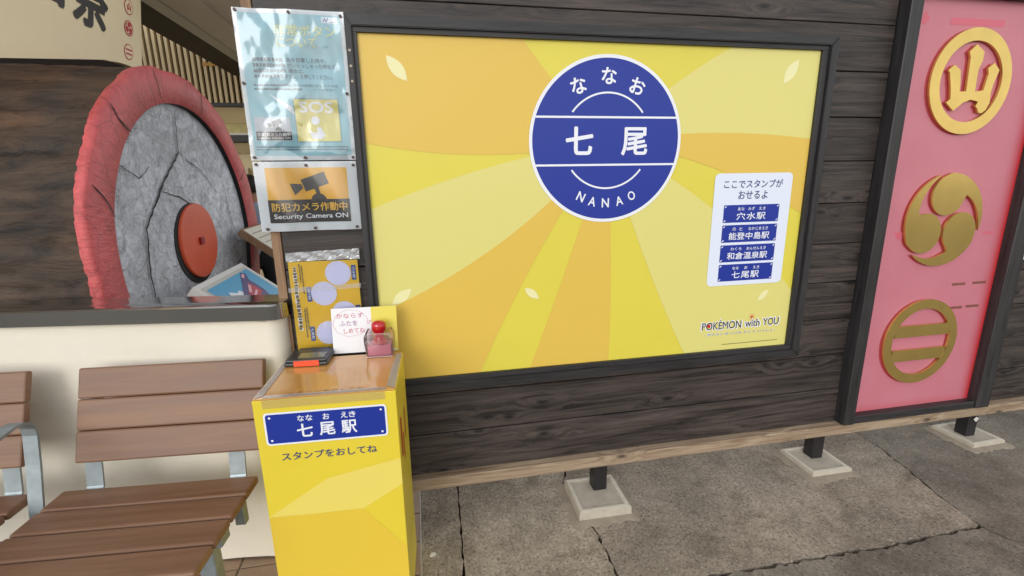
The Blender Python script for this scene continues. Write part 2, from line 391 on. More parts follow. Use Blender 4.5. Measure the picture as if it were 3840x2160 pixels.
# ---------------------------------------------------------------- the board wall
wall = thing('board_wall', 'long dark stained wall of horizontal wooden boards standing on short black posts', 'wall')
PITCH_B = 0.19
def boards(xa, xb, rows, seed):
    rr = random.Random(seed)
    for k in rows:
        z0 = 0.262 + PITCH_B * k
        bm = bmesh.new(); dy = rr.uniform(-0.0015, 0.0015)
        box_bm(bm, xa, xb, 0.006 + dy, 0.026 + dy, z0 + 0.0018, z0 + PITCH_B - 0.0018, 0.0025)
        from_bm('board', bm, BLACKWOOD, wall)
boards(-0.333, 2.268, range(12), 1)
boards(3.216, 5.4, range(12), 2)
box('light_block_backing', -0.328, 5.4, 0.0285, 0.085, 0.27, 2.54, mat('light block backing', (42, 38, 36), 0.9), wall)  # dark backing added behind the boards so no light leaks through
box('edge_strip', -0.368, -0.3345, 0.002, 0.085, 0.262, 2.54, STRIPWOOD, wall, 0.002)
box('base_rail', -0.34, 5.4, -0.036, 0.118, 0.206, 0.2605, RAWWOOD, wall, 0.004)
POST = mat('black painted post', (34, 32, 34), 0.45, var=0.25, vscale=30, bump=0.3, bscale=40)
for px, py in ((0.972, 0.012), (2.233, 0.040), (3.272, 0.040)):
    box('leg', px - 0.033, px + 0.033, py, py + 0.066, 0.02, 0.2055, POST, wall, 0.003)
    box('leg_cap', px - 0.036, px + 0.036, py - 0.004, py + 0.07, 0.188, 0.2045, POST, wall, 0.002)
spot = [(3.272 + 0.010 + 0.017 * (1 + 0.25 * sin(3 * t)) * cos(t), 0.135 + 0.013 * (1 + 0.3 * sin(4 * t + 1)) * sin(t)) for t in [2 * pi * i / 18 for i in range(18)]]
flat('paint_spot', [spot], on_y(0.0345), mat('white paint spot', (214, 212, 206), .7), wall)
# footings
FOOT = mat('pale concrete block', (182, 172, 156), 0.85, var=0.16, vscale=18, bump=0.4, bscale=90)
SKIRT = mat('mortar skirt', (150, 138, 122), 0.9, var=0.18, vscale=22, bump=0.5, bscale=70)
LIP = mat('pale concrete edge', (204, 196, 180), 0.8, var=0.12, vscale=30, bump=0.3, bscale=90)
FT = [(0.945, -0.008, 0.255, 0.052, 'grey concrete footing nearest the yellow box, beside the crack'),
      (2.215, 0.036, 0.240, 0.032, 'grey concrete footing under the middle post, left of the pink panel bottom'),
      (3.292, 0.070, 0.235, 0.032, 'grey concrete footing under the farthest post below the pink panel'),
      (4.44, 0.060, 0.235, 0.032, 'grey concrete footing at the right end of the wall')]
for cx, cy, w, h, lab in FT[:3]:
    ft = thing('concrete_footing', lab, 'footing', (cx, cy, 0), rad(random.uniform(-2, 2)), 'concrete footings under the wall posts')
    bm = bmesh.new(); a = w / 2
    def sq(r, z, j=0.0): return [bm.verts.new((sx * r + random.uniform(-j, j), sy * r + random.uniform(-j, j), z)) for sx, sy in ((-1, -1), (1, -1), (1, 1), (-1, 1))]
    R_ = []; rs = random.Random(int(cx * 1000)); nn_ = 48
    for r, z, j in ((a + 0.036, 0.0008, 0.014), (a + 0.010, 0.012, 0.004), (a - 0.004, 0.013, 0.0)):
        ring = []
        for i in range(nn_):
            t = 2 * pi * (i + 0.5) / nn_; k = r / max(abs(cos(t)), abs(sin(t))); k = min(k, r * 1.33) + rs.uniform(-j, j)
            ring.append(bm.verts.new((k * cos(t), k * sin(t), z)))
        R_.append(ring)
    for A, B in zip(R_, R_[1:]):
        for i in range(nn_): bm.faces.new((A[i], A[(i + 1) % nn_], B[(i + 1) % nn_], B[i]))
    from_bm('mortar_skirt', bm, SKIRT, ft, smooth=True)
    bm = bmesh.new()
    R_ = [sq(a, 0.004), sq(a - 0.003, h - 0.004), sq(a - 0.007, h), sq(a - 0.026, h - 0.001), sq(a - 0.034, h - 0.006)]
    for A, B in zip(R_, R_[1:]):
        for i in range(4): bm.faces.new((A[i], A[(i + 1) % 4], B[(i + 1) % 4], B[i]))
    bm.faces.new(R_[-1]); from_bm('block', bm, FOOT, ft)
    for s in ((-1, 0), (1, 0), (0, -1), (0, 1)):
        bm = bmesh.new()
        if s[0]: box_bm(bm, s[0] * (a - 0.017) - 0.008, s[0] * (a - 0.017) + 0.008, -a + 0.026, a - 0.026, h - 0.006, h + 0.0015, 0.002)
        else: box_bm(bm, -a + 0.010, a - 0.010, s[1] * (a - 0.017) - 0.008, s[1] * (a - 0.017) + 0.008, h - 0.006, h + 0.0015, 0.002)
        from_bm('raised_edge', bm, LIP, ft)

# ---------------------------------------------------------------- the framed poster
poster = thing('framed_poster', 'large yellow station poster with blue round sign in black wooden frame', 'poster')
Y0 = 0.0
box('poster_sheet', -0.004, 1.904, Y0, 0.005, 0.723, 2.053, YEL, poster)
# frame: four timbers with an inner lip
def frame_bar(name, pts, y0, m): return plate(name, pts, y0, 0.004, m, poster, bev=0.003)
frame_bar('frame_rail', [(-0.036, 2.103), (1.966, 2.103), (1.928, 2.066), (-0.014, 2.066)], -0.026, FRAMEWOOD_H)
frame_bar('frame_rail', [(-0.036, 0.667), (-0.014, 0.704), (1.928, 0.704), (1.966, 0.667)], -0.026, FRAMEWOOD_H)
frame_bar('frame_stile', [(-0.0365, 0.6675), (-0.0365, 2.1025), (-0.0145, 2.0655), (-0.0145, 0.7045)], -0.026, FRAMEWOOD_V)
frame_bar('frame_stile', [(1.9665, 0.6675), (1.9285, 0.7045), (1.9285, 2.0655), (1.9665, 2.1025)], -0.026, FRAMEWOOD_V)
box('frame_lip', -0.0138, 1.9278, -0.014, -0.0005, 2.049, 2.0655, FRAMEWOOD_H, poster)
box('frame_lip', -0.0138, 1.9278, -0.014, -0.0005, 0.7045, 0.727, FRAMEWOOD_H, poster)
box('frame_lip', -0.0140, 0.0, -0.013, -0.0005, 0.7275, 2.0485, FRAMEWOOD_V, poster)
box('frame_lip', 1.9, 1.9280, -0.013, -0.0005, 0.7275, 2.0485, FRAMEWOOD_V, poster)
SCREW = mat('worn screw', (150, 138, 126), 0.4, metal=0.6)
for z in (1.985, 1.934, 1.884):
    plate('screw', ring_pts(-0.026, z, 0.0045, 12), -0.0285, -0.0255, SCREW, poster)
# printed colour fields fanning out from the round sign
L_ = 1.0
CX, CZ = 0.946, 1.681
def curve(p, q, bend, n=14):
    mx, mz = (p[0] + q[0]) / 2, (p[1] + q[1]) / 2; dx, dz = q[0] - p[0], q[1] - p[1]
    cx, cz = mx - dz * bend, mz + dx * bend
    return [((1 - t) ** 2 * p[0] + 2 * t * (1 - t) * cx + t * t * q[0], (1 - t) ** 2 * p[1] + 2 * t * (1 - t) * cz + t * t * q[1]) for t in [i / n for i in range(n + 1)]]
C0 = (CX, CZ)
X0, X1, Z0, Z1 = 0.0005, 1.8995, 0.7275, 2.0485
def sector(p, q, corners, b1, b2, m, k):
    pts = curve(C0, p, b1) + corners + curve(q, C0, -b2)[:-1]
    flat('printed_colour_field', [pts], on_y(-0.0012 - 0.0002 * k), m, poster)
sector((X0, 1.675), (0.60, Z1), [(X0, Z1)], 0.10, 0.05, ORANGE, 0)           # upper left
sector((1.475, Z1), (X1, 1.690), [(X1, Z1)], 0.06, 0.06, CREAM, 0)           # upper right
sector((X1, 1.690), (X1, 1.362), [], 0.06, 0.10, ORANGE, 1)                  # right
sector((X1, 1.000), (1.36, Z0), [(X1, Z0)], 0.10, -0.04, CREAM, 0)           # lower right
sector((0.985, Z0), (0.62, Z0), [], 0.03, 0.02, ORANGE, 0)                   # bottom
sector((0.40, Z0), (X0, 1.020), [(X0, Z0)], -0.05, 0.12, ORANGE, 1)          # lower left
sector((X0, 1.020), (X0, 1.433), [], 0.12, -0.06, CREAM, 0)                  # left
def leaf(a, b, w):
    n = 10; top = curve(a, b, w, n); bot = curve(b, a, w, n)
    flat('printed_leaf', [top + bot[1:-1]], on_y(-0.0022), LEAF, poster)
for a, b in (((0.095, 1.978), (0.164, 1.893)), ((0.052, 1.053), (0.132, 1.112)), ((0.599, 1.087), (0.66, 1.038)), ((1.723, 0.96), (1.775, 1.01)), ((1.735, 1.915), (1.796, 2.01))):
    leaf(a, b, 0.42)
# the round station sign
flat('sign_ring', [ring_pts(CX, CZ, 0.326, 96)], on_y(-0.0030), WHITE, poster)
DISC = flat('sign_disc', [ring_pts(CX, CZ, 0.313, 96)], on_y(-0.0036), BLUE, poster)
def strip(x0, z0, x1, z1, w):
    dx, dz = x1 - x0, z1 - z0; L = math.hypot(dx, dz); a, b = -dz / L * w / 2, dx / L * w / 2
    return [(x0 + a, z0 + b), (x1 + a, z1 + b), (x1 - a, z1 - b), (x0 - a, z0 - b)]
def arc_strip(cx, cz, r, a0, a1, w, n=40):
    o = [(cx + (r + w / 2) * cos(rad(a0 + (a1 - a0) * i / n)), cz + (r + w / 2) * sin(rad(a0 + (a1 - a0) * i / n))) for i in range(n + 1)]
    i_ = [(cx + (r - w / 2) * cos(rad(a0 + (a1 - a0) * i / n)), cz + (r - w / 2) * sin(rad(a0 + (a1 - a0) * i / n))) for i in range(n + 1)]
    return o + i_[::-1]
h1 = math.sqrt(0.313 ** 2 - 0.092 ** 2)
flat('sign_line', [strip(CX - h1, 1.773, CX + h1, 1.773, 0.008)], on_y(-0.0042), WHITE, DISC)
flat('sign_line', [strip(CX - h1, 1.588, CX + h1, 1.588, 0.008)], on_y(-0.0042), WHITE, DISC)
flat('sign_arc', [arc_strip(CX, 1.679, 0.187, 37, 143, 0.007)], on_y(-0.0042), WHITE, DISC)
flat('sign_arc', [arc_strip(CX, 1.681, 0.187, 217, 323, 0.007)], on_y(-0.0042), WHITE, DISC)
PY = on_y(-0.0043)
for ch, x, z, r in (('な', 0.82, 1.890, 25), ('な', 0.946, 1.928, 0), ('お', 1.068, 1.891, -25)):
    text('sign_lettering', ch, x, z, 0.060, 0.060, PY, WHITE, DISC, bold=0.022, rot=rad(r * 0.7))
text('sign_lettering', '七', 0.828, 1.682, 0.110, 0.104, PY, WHITE, DISC, bold=0.026)
text('sign_lettering', '尾', 1.065, 1.680, 0.110, 0.106, PY, WHITE, DISC, bold=0.022)
for ch, x, z, r in (('N', 0.838, 1.461, -26), ('A', 0.888, 1.441, -14), ('N', 0.946, 1.434, 0), ('A', 1.007, 1.441, 14), ('O', 1.061, 1.461, 26)):
    text('sign_lettering', ch, x, z, 0.030, 0.036, PY, WHITE, DISC, bold=0.018, rot=rad(r))
# the white list of stamp stations
PANEL = mat('cool white print', (226, 232, 248), 0.4)
LIST = flat('list_panel', [round_rect(1.448, 1.834, 1.043, 1.546, 0.022)], on_y(-0.0030), PANEL, poster)
Py2 = on_y(-0.0036)
text('list_heading', 'ここでスタンプが', 1.640, 1.500, 0.292, 0.034, Py2, NAVY, LIST, bold=0.012)
text('list_heading', 'おせるよ', 1.641, 1.452, 0.145, 0.036, Py2, NAVY, LIST, bold=0.012)
for (kanji, kana, kw), z1 in zip((('穴水駅', (('あな', .588), ('みず', .640), ('えき', .694)), 0.145), ('能登中島駅', (('の', .562), ('と', .596), ('なかじまえき', .684)), 0.205),
                                   ('和倉温泉駅', (('わ', .562), ('くら', .592), ('おんせんえき', .684)), 0.205), ('七尾駅', (('なな', .588), ('お', .641), ('えき', .694)), 0.140)),
                                  (1.409, 1.320, 1.230, 1.141)):
    NP = flat('name_plate', [round_rect(1.502, 1.781, z1 - 0.078, z1, 0.004)], Py2, BLUE, poster)
    q3 = on_y(-0.0042)
    text('plate_lettering', kanji, 1.641, z1 - 0.050, kw, 0.032, q3, WHITE, NP, bold=0.014, spacing=1.15 if len(kanji) < 4 else 1.0)
    for s, x in kana: text('plate_lettering', s, 1.0 + x, z1 - 0.018, 0.0165 * len(s), 0.014, q3, WHITE, NP, bold=0.01)
    for x in (1.510, 1.773):
        for z in (z1 - 0.008, z1 - 0.070): flat('plate_rivet', [strip(x - .004, z - .003, x + .004, z + .003, 0.004)], q3, WHITE, NP)
# wordmark
LOGO = mat('charcoal print', (44, 42, 44), 0.5); RED = mat('red print', (206, 34, 40), 0.4)
halo = on_y(-0.0030); q3 = on_y(-0.0036)
for s, cx, w, h in (('POKÉMON', 1.545, 0.205, 0.046), ('with', 1.707, 0.078, 0.036), ('YOU', 1.806, 0.086, 0.036)):
    zc = 0.855 if s[0] == 'P' else 0.852
    text('wordmark_halo', s, cx, zc, w + 0.008, h + 0.007, halo, WHITE, poster, bold=0.05)
    text('wordmark', s, cx, zc, w, h, q3, LOGO, poster, bold=0.006)
flat('wordmark_spot', [ring_pts(1.4775, 0.8515, 0.0085, 20)], on_y(-0.0040), RED, poster)
flat('wordmark_spot', [ring_pts(1.700, 0.882, 0.0055, 16)] + [strip(1.700 + .009 * cos(a), .882 + .009 * sin(a), 1.700 + .015 * cos(a), .882 + .015 * sin(a), .002) for a in [i * pi / 4 for i in range(8)]], q3, RED, poster)
text('wordmark_tagline', '- ポケモン は いつも キミ と いっしょ -', 1.648, 0.809, 0.385, 0.015, halo, WHITE, poster, bold=0.06)
text('wordmark_tagline', '- ポケモン は いつも キミ と いっしょ -', 1.648, 0.809, 0.380, 0.013, q3, mat('grey print', (120, 118, 108), 0.5), poster, bold=0.004)
flat('credit_line', [strip(1.554, 0.7545, 1.854, 0.7555, 0.0022)], halo, LOGO, poster)

# ---------------------------------------------------------------- pink panel with three gold crests
pink = thing('crest_panel', 'faded pink panel with three gold crests in black timber frame', 'panel')
def pink_mat():
    m = bpy.data.materials.new('sun-faded red panel'); m.use_nodes = True; n, l, b = nodes_of(m)
    tc = n.new('ShaderNodeTexCoord'); sep = n.new('ShaderNodeSeparateXYZ'); l.new(tc.outputs['Object'], sep.inputs[0])
    nz = n.new('ShaderNodeTexNoise'); nz.inputs['Scale'].default_value = 5; nz.inputs['Detail'].default_value = 5; l.new(tc.outputs['Object'], nz.inputs['Vector'])
    fx = n.new('ShaderNodeMapRange'); fx.inputs[1].default_value = 3.035; fx.inputs[2].default_value = 3.118; l.new(sep.outputs[0], fx.inputs[0])
    pw = n.new('ShaderNodeMath'); pw.operation = 'POWER'; pw.inputs[1].default_value = 2.0; l.new(fx.outputs[0], pw.inputs[0])
    fz = n.new('ShaderNodeMapRange'); fz.inputs[1].default_value = 0.345; fz.inputs[2].default_value = 0.30; fz.inputs[4].default_value = 0.35; l.new(sep.outputs[2], fz.inputs[0])
    mxm = n.new('ShaderNodeMath'); mxm.operation = 'MAXIMUM'; l.new(pw.outputs[0], mxm.inputs[0]); l.new(fz.outputs[0], mxm.inputs[1])
    c1 = n.new('ShaderNodeMix'); c1.data_type = 'RGBA'; c1.inputs[6].default_value = (*lin((202, 126, 140)), 1); c1.inputs[7].default_value = (*lin((190, 110, 122)), 1)
    l.new(nz.outputs[0], c1.inputs[0])
    c2 = n.new('ShaderNodeMix'); c2.data_type = 'RGBA'; l.new(mxm.outputs[0], c2.inputs[0]); l.new(c1.outputs[2], c2.inputs[6]); c2.inputs[7].default_value = (*lin((196, 40, 46)), 1)
    # small dark red spots where the fading missed
    vo = n.new('ShaderNodeTexVoronoi'); vo.inputs['Scale'].default_value = 5.5; l.new(tc.outputs['Object'], vo.inputs['Vector'])
    vr = n.new('ShaderNodeMapRange'); vr.inputs[1].default_value = 0.035; vr.inputs[2].default_value = 0.085; vr.inputs[3].default_value = 0.45; vr.inputs[4].default_value = 0.0
    l.new(vo.outputs['Distance'], vr.inputs[0])
    c3 = n.new('ShaderNodeMix'); c3.data_type = 'RGBA'; l.new(vr.outputs[0], c3.inputs[0]); l.new(c2.outputs[2], c3.inputs[6]); c3.inputs[7].default_value = (*lin((188, 84, 98)), 1)
    l.new(c3.outputs[2], b.inputs['Base Color']); b.inputs['Roughness'].default_value = 0.38
    return m
box('panel_sheet', 2.325, 3.135, 0.0, 0.02, 0.298, 2.30, pink_mat(), pink)
box('frame_stile', 2.271, 2.334, -0.052, 0.0262, 0.264, 2.40, FRAMEWOOD_V, pink, 0.004)
box('frame_stile', 3.122, 3.212, -0.052, 0.0262, 0.264, 2.40, FRAMEWOOD_V, pink, 0.004)
box('frame_rail', 2.3345, 3.1215, -0.044, 0.0262, 0.2625, 0.304, FRAMEWOOD_H, pink, 0.004)
box('frame_rail', 2.3345, 3.1215, -0.050, 0.0262, 2.285, 2.345, FRAMEWOOD_H, pink, 0.004)
def gold_mat():
    m = mat('aged gold paint', (222, 192, 112), 0.27, metal=0.85, var=0.08, vscale=10, bump=0.10, bscale=5)
    return m
GOLD = gold_mat()
UNF = mat('unfaded red', (176, 60, 72), 0.5, var=0.05)
UNF2 = mat('less faded pink', (208, 100, 118), 0.42)
YF, YB = -0.016, -0.0045
def crest_ring(cz, ri):
    annulus('crest_ring', 2.706, cz, 0.229, ri, YF, YB, GOLD, pink)
    annulus('unfaded_outline', 2.698, cz - 0.002, 0.230, ri + 0.002, -0.0016, -0.0004, UNF, pink)
crest_ring(1.938, 0.175)
yama = [(2.687, 1.897), (2.677, 2.040), (2.665, 2.065), (2.699, 2.097), (2.748, 2.068), (2.749, 2.030), (2.733, 1.990), (2.738, 1.897), (2.785, 1.903), (2.797, 1.975), (2.788, 1.998),
        (2.819, 2.023), (2.855, 1.992), (2.836, 1.930), (2.831, 1.895), (2.836, 1.850), (2.821, 1.818), (2.800, 1.803), (2.781, 1.805), (2.772, 1.822), (2.757, 1.834), (2.768, 1.854), (2.722, 1.862), (2.683, 1.849), (2.634, 1.812),
        (2.586, 1.847), (2.606, 1.864), (2.598, 1.905), (2.577, 1.974), (2.566, 1.985), (2.596, 2.009), (2.633, 1.987), (2.645, 1.935), (2.650, 1.896)]
plate('crest_character', yama, YF, YB, GOLD, pink)
plate('unfaded_outline', shift(yama, -0.009, -0.001), -0.0016, -0.0004, UNF, pink)
def tomoe(a, R=0.227, d=0.122, r=0.098, c=(2.706, 1.305)):
    P = []
    def pol(rho, th): return (c[0] + rho * cos(rad(th)), c[1] + rho * sin(rad(th)))
    for i in range(25): P.append(pol(R, a - 104 * i / 24))
    for i in range(1, 16):
        t = i / 15; P.append(pol(R - (R - 0.162) * t ** 0.85, a - 104 + 62 * t))
    h = pol(d, a)
    for i in range(1, 26):
        th = a - 95 - 245 * i / 25
        P.append((h[0] + r * cos(rad(th)), h[1] + r * sin(rad(th))))
    return P
for a in (90, 210, 330):
    t_ = tomoe(a)
    plate('crest_comma', t_, YF, YB, GOLD, pink)
    flat('unfaded_outline', [shift(t_, -0.009, -0.001)], on_y(-0.0006), UNF, pink)
crest_ring(0.675, 0.180)
for z0, z1 in ((0.707, 0.768), (0.575, 0.637)):
    zc = (z0 + z1) / 2 - 0.675; hw = math.sqrt(0.184 ** 2 - max(abs(z0 - .675), abs(z1 - .675)) ** 2) + 0.012
    plate('crest_bar', [(2.706 - hw, z0), (2.706 + hw, z0), (2.706 + hw, z1), (2.706 - hw, z1)], YF + 0.0004, YB, GOLD, pink)
    flat('unfaded_outline', [[(2.698 - hw, z0 - 0.004), (2.698 + hw, z0 - 0.004), (2.698 + hw, z1 - 0.001), (2.698 - hw, z1 - 0.001)]], on_y(-0.0008), UNF, pink)
flat('tape_mark', [round_rect(2.548, 2.852, 2.176, 2.205, 0.006)], on_y(-0.0008), UNF2, pink)
flat('tape_mark', [[(2.385, 2.176), (2.405, 2.226), (2.436, 2.196), (2.415, 2.172)]], on_y(-0.0008), UNF2, pink)
flat('tape_mark', [[(2.437, 1.250), (2.487, 1.256), (2.490, 1.222), (2.470, 1.214)]], on_y(-0.0008), UNF2, pink)
flat('tape_mark', [[(2.985, 1.236), (3.050, 1.240), (3.050, 1.228), (2.985, 1.222)]], on_y(-0.0008), UNF2, pink)
BROWNT = mat('brown tape', (128, 78, 66), 0.6, var=0.1, vscale=60)
for x0, x1, z in ((2.856, 2.940, 0.970), (2.986, 3.074, 0.971), (2.874, 2.950, 0.843), (2.976, 3.058, 0.845)):
    box('tape_strip', x0, x1, -0.0015, -0.0003, z - 0.0065, z + 0.0065, BROWNT, pink)

# notice at the right edge
nb = thing('paper_notice', 'white paper notice on the boards right of the pink panel', 'notice', (3.36, 0.0, 1.08))
box('sheet', -0.135, 0.18, -0.002, 0.002, 0.0, 0.62, mat('paper white', (228, 226, 222), 0.6), nb)
GR = mat('grey lettering', (120, 118, 116), 0.6)
flat('text_rows', [[(-0.115, z), (0.15 - 0.05 * (k % 3), z), (0.15 - 0.05 * (k % 3), z + 0.010), (-0.115, z + 0.010)] for k, z in enumerate([0.06 + 0.036 * i for i in range(14)])], on_y(-0.0028), GR, nb)

# ---------------------------------------------------------------- laminated sheets on the left of the wall
def wave1(u, v):
    return (0.0085 * noise.noise(Vector((u * 8, v * 7, 3.1))) + 0.0040 * abs(noise.noise(Vector((u * 17, v * 13, 7.7))))
            + 0.0009 * noise.noise(Vector((u * 48, v * 40, 1.3))))
def wave2(u, v):
    return 0.0042 * sin(28 * u + 2.2 * v + 0.9) + 0.0015 * sin(17 * v + 31 * u) + 0.0008 * sin(90 * u + 12 * v)
def smap(wave, off): return lambda u, v: (u, -0.0135 - wave(u, v) - off, v)
def wavy_sheet(name, x0, x1, z0, z1, wave, off, m, parent, n=36, thick=0.0, slant=0.0):
    bm = bmesh.new(); f = smap(wave, off)
    g = [[bm.verts.new(f(x0 + (x1 - x0) * i / n, z0 + (z1 - z0) * j / n)) for i in range(n + 1)] for j in range(n + 1)]
    for j in range(n):
        for i in range(n): bm.faces.new((g[j][i], g[j][i + 1], g[j + 1][i + 1], g[j + 1][i]))
    return from_bm(name, bm, m, parent, smooth=True)
def wpoly(name, rect, wave, off, m, parent, nx=24, nz=12):
    return wavy_sheet(name, *rect, wave, off, m, parent, n=nx)
FILM = film_mat('laminate film', gloss=0.055, rough=0.11)
TACK = mat('dark tack', (70, 44, 40), 0.4)
GREYW = mat('laminate margin', (214, 220, 226), 0.4)
s1 = thing('laminated_poster', 'pale blue laminated notice with yellow square, pinned above the security camera sign', 'poster', (0, 0, 0))
wavy_sheet('sheet', -0.392, -0.038, 1.616, 2.108, wave1, 0.0, GREYW, s1)
SKY1 = mat('pale blue print', (150, 198, 212), 0.45, var=0.06, vscale=6)
wavy_sheet('printed_ground', -0.379, -0.051, 1.632, 2.095, wave1, 0.0008, SKY1, s1)
m1 = smap(wave1, 0.0018); m1b = smap(wave1, 0.0024)
PALEY = mat('pale yellow lettering', (222, 226, 176), 0.5); TXTG = mat('blue grey lettering', (92, 116, 132), 0.5); PY1 = mat('faded yellow square', (226, 218, 140), 0.45)
text('lettering', '非常ボタン', -0.170, 2.043, 0.200, 0.036, m1, PALEY, s1, bold=0.02)
text('lettering', 'について', -0.200, 2.006, 0.130, 0.030, m1, PALEY, s1, bold=0.02)
for i, (t_, x0, x1) in enumerate((('為を目撃した時や、', -0.240, -0.110), ('がいらっしゃった時など、', -0.238, -0.075), ('場合は、', -0.236, -0.186), ('ボタン」を押してください。', -0.250, -0.095))):
    z = 1.950 - 0.0178 * i
    text('lettering', t_, (x0 + x1) / 2, z, x1 - x0, 0.0155, m1, TXTG, s1, bold=0.012)
    tag(blur_rows('faded_print', -0.348, x0 - 0.004, z, 0.013, m1, TXTG, s1, i), kind='stuff')
text('lettering', '車両の座席付近とドア付近', -0.152, 1.868, 0.150, 0.0085, m1, TXTG, s1)
text('lettering', 'マークがあり', -0.122, 1.855, 0.076, 0.0085, m1, TXTG, s1)
tag(blur_rows('faded_print', -0.354, -0.232, 1.868, 0.008, m1, TXTG, s1, 5), kind='stuff')
tag(blur_rows('faded_print', -0.354, -0.195, 1.855, 0.008, m1, TXTG, s1, 6), kind='stuff')
wavy_sheet('yellow_square_border', -0.233, -0.080, 1.678, 1.826, wave1, 0.0016, mat('steel blue line', (120, 160, 184), 0.5), s1, n=12)
wavy_sheet('yellow_square', -0.230, -0.083, 1.681, 1.823, wave1, 0.0021, PY1, s1, n=12)
text('lettering', 'SOS', -0.158, 1.797, 0.110, 0.036, smap(wave1, 0.0028), WHITE, s1, bold=0.03)
flat('pointer', [[(-0.312, 1.842), (-0.233, 1.795), (-0.233, 1.770)]], m1, WHITE, s1, sub=3)
flat('hand_mark', [ring_pts(-0.165, 1.752, 0.015, 16), [(-0.19, 1.72), (-0.15, 1.732), (-0.135, 1.70), (-0.15, 1.687), (-0.18, 1.690)]], smap(wave1, 0.0028), WHITE, s1)
wavy_sheet('camera_label', -0.367, -0.248, 1.684, 1.762, wave1, 0.0016, mat('label grey', (196, 202, 212), 0.5), s1, n=10)
wavy_sheet('camera_label_band', -0.366, -0.249, 1.685, 1.714, wave1, 0.0022, INK, s1, n=10)
def cctv(cx, cz, s, fm, m, parent):
    R = lambda x, z: (cx + s * (x * cos(.33) - z * sin(.33)), cz + s * (x * sin(.33) + z * cos(.33)))
    flat('camera_pictogram', [[R(-.35, -.28), R(.75, -.28), R(.75, .28), R(-.35, .28)], [R(-.40, -.10), R(-.40, .10), R(-.85, .28), R(-.85, -.28)]], fm, m, parent, sub=2)
    flat('camera_pictogram', [[(cx + s * .10, cz - s * .10), (cx + s * .30, cz - s * .05), (cx + s * .42, cz - s * .62), (cx + s * .25, cz - s * .62)]] +
         [[(cx + s * .30 + s * .36 * cos(a), cz - s * .82 + s * .36 * sin(a)) for a in [pi * k / 14 for k in range(15)]]], fm, m, parent)
DG = mat('dark grey pictogram', (66, 64, 66), 0.45)
cctv(-0.300, 1.743, 0.030, smap(wave1, 0.0026), DG, s1)
text('lettering', '防犯カメラ作動中', -0.307, 1.7045, 0.108, 0.0125, smap(wave1, 0.0030), WHITE, s1, bold=0.012)
text('lettering', 'Security Camera ON', -0.307, 1.6915, 0.106, 0.0085, smap(wave1, 0.0030), WHITE, s1, bold=0.012)
wavy_sheet('logo_patch', -0.112, -0.060, 2.070, 2.089, wave1, 0.0016, WHITE, s1, n=6)
flat('logo_mark', [strip(-0.106, 2.073, -0.102, 2.085, 0.002), strip(-0.102, 2.085, -0.097, 2.074, 0.002), strip(-0.096, 2.075, -0.090, 2.086, 0.002), strip(-0.088, 2.0735, -0.066, 2.0735, 0.0015)], smap(wave1, 0.0024), mat('teal lettering', (40, 110, 160), .5), s1)
for z in (1.662, 1.653): tag(blur_rows('fine_print', -0.370, -0.058, z, 0.0055, m1, TXTG, s1, int(z * 1000)), kind='stuff')
wavy_sheet('film', -0.3925, -0.0375, 1.6155, 2.1085, wave1, 0.0045, FILM, s1, n=60)
for x, z in ((-0.382, 2.100), (-0.215, 2.098), (-0.048, 2.093), (-0.384, 1.872), (-0.048, 1.843), (-0.380, 1.626), (-0.213, 1.625), (-0.047, 1.625)):
    y = smap(wave1, 0.008)(x, z)[1]; plate('tack', ring_pts(x, z, 0.0052, 14), y, y + 0.009, TACK, s1)

s2 = thing('security_camera_sign', 'yellow and black laminated security camera sign below the pale blue notice', 'sign')
wavy_sheet('sheet', -0.392, -0.039, 1.362, 1.6115, wave2, 0.0, GREYW, s2)
wavy_sheet('yellow_field', -0.355, -0.075, 1.476, 1.590, wave2, 0.0010, mat('amber print', (228, 178, 44), 0.45), s2)
wavy_sheet('black_band', -0.357, -0.073, 1.393, 1.4765, wave2, 0.0016, INK, s2)
cctv(-0.205, 1.535, 0.080, smap(wave2, 0.0018), DG, s2)
text('lettering', '防犯カメラ作動中', -0.214, 1.450, 0.262, 0.031, smap(wave2, 0.0022), mat('amber lettering', (232, 186, 60), .45), s2, bold=0.016)
text('lettering', 'Security Camera ON', -0.212, 1.414, 0.258, 0.022, smap(wave2, 0.0022), WHITE, s2, bold=0.016)
wavy_sheet('film', -0.3925, -0.0385, 1.3615, 1.612, wave2, 0.0040, FILM, s2, n=60)
for x, z in ((-0.380, 1.602), (-0.214, 1.598), (-0.049, 1.597), (-0.370, 1.372), (-0.205, 1.371), (-0.054, 1.372)):
    y = smap(wave2, 0.008)(x, z)[1]; plate('tack', ring_pts(x, z, 0.0052, 14), y, y + 0.009, TACK, s2)

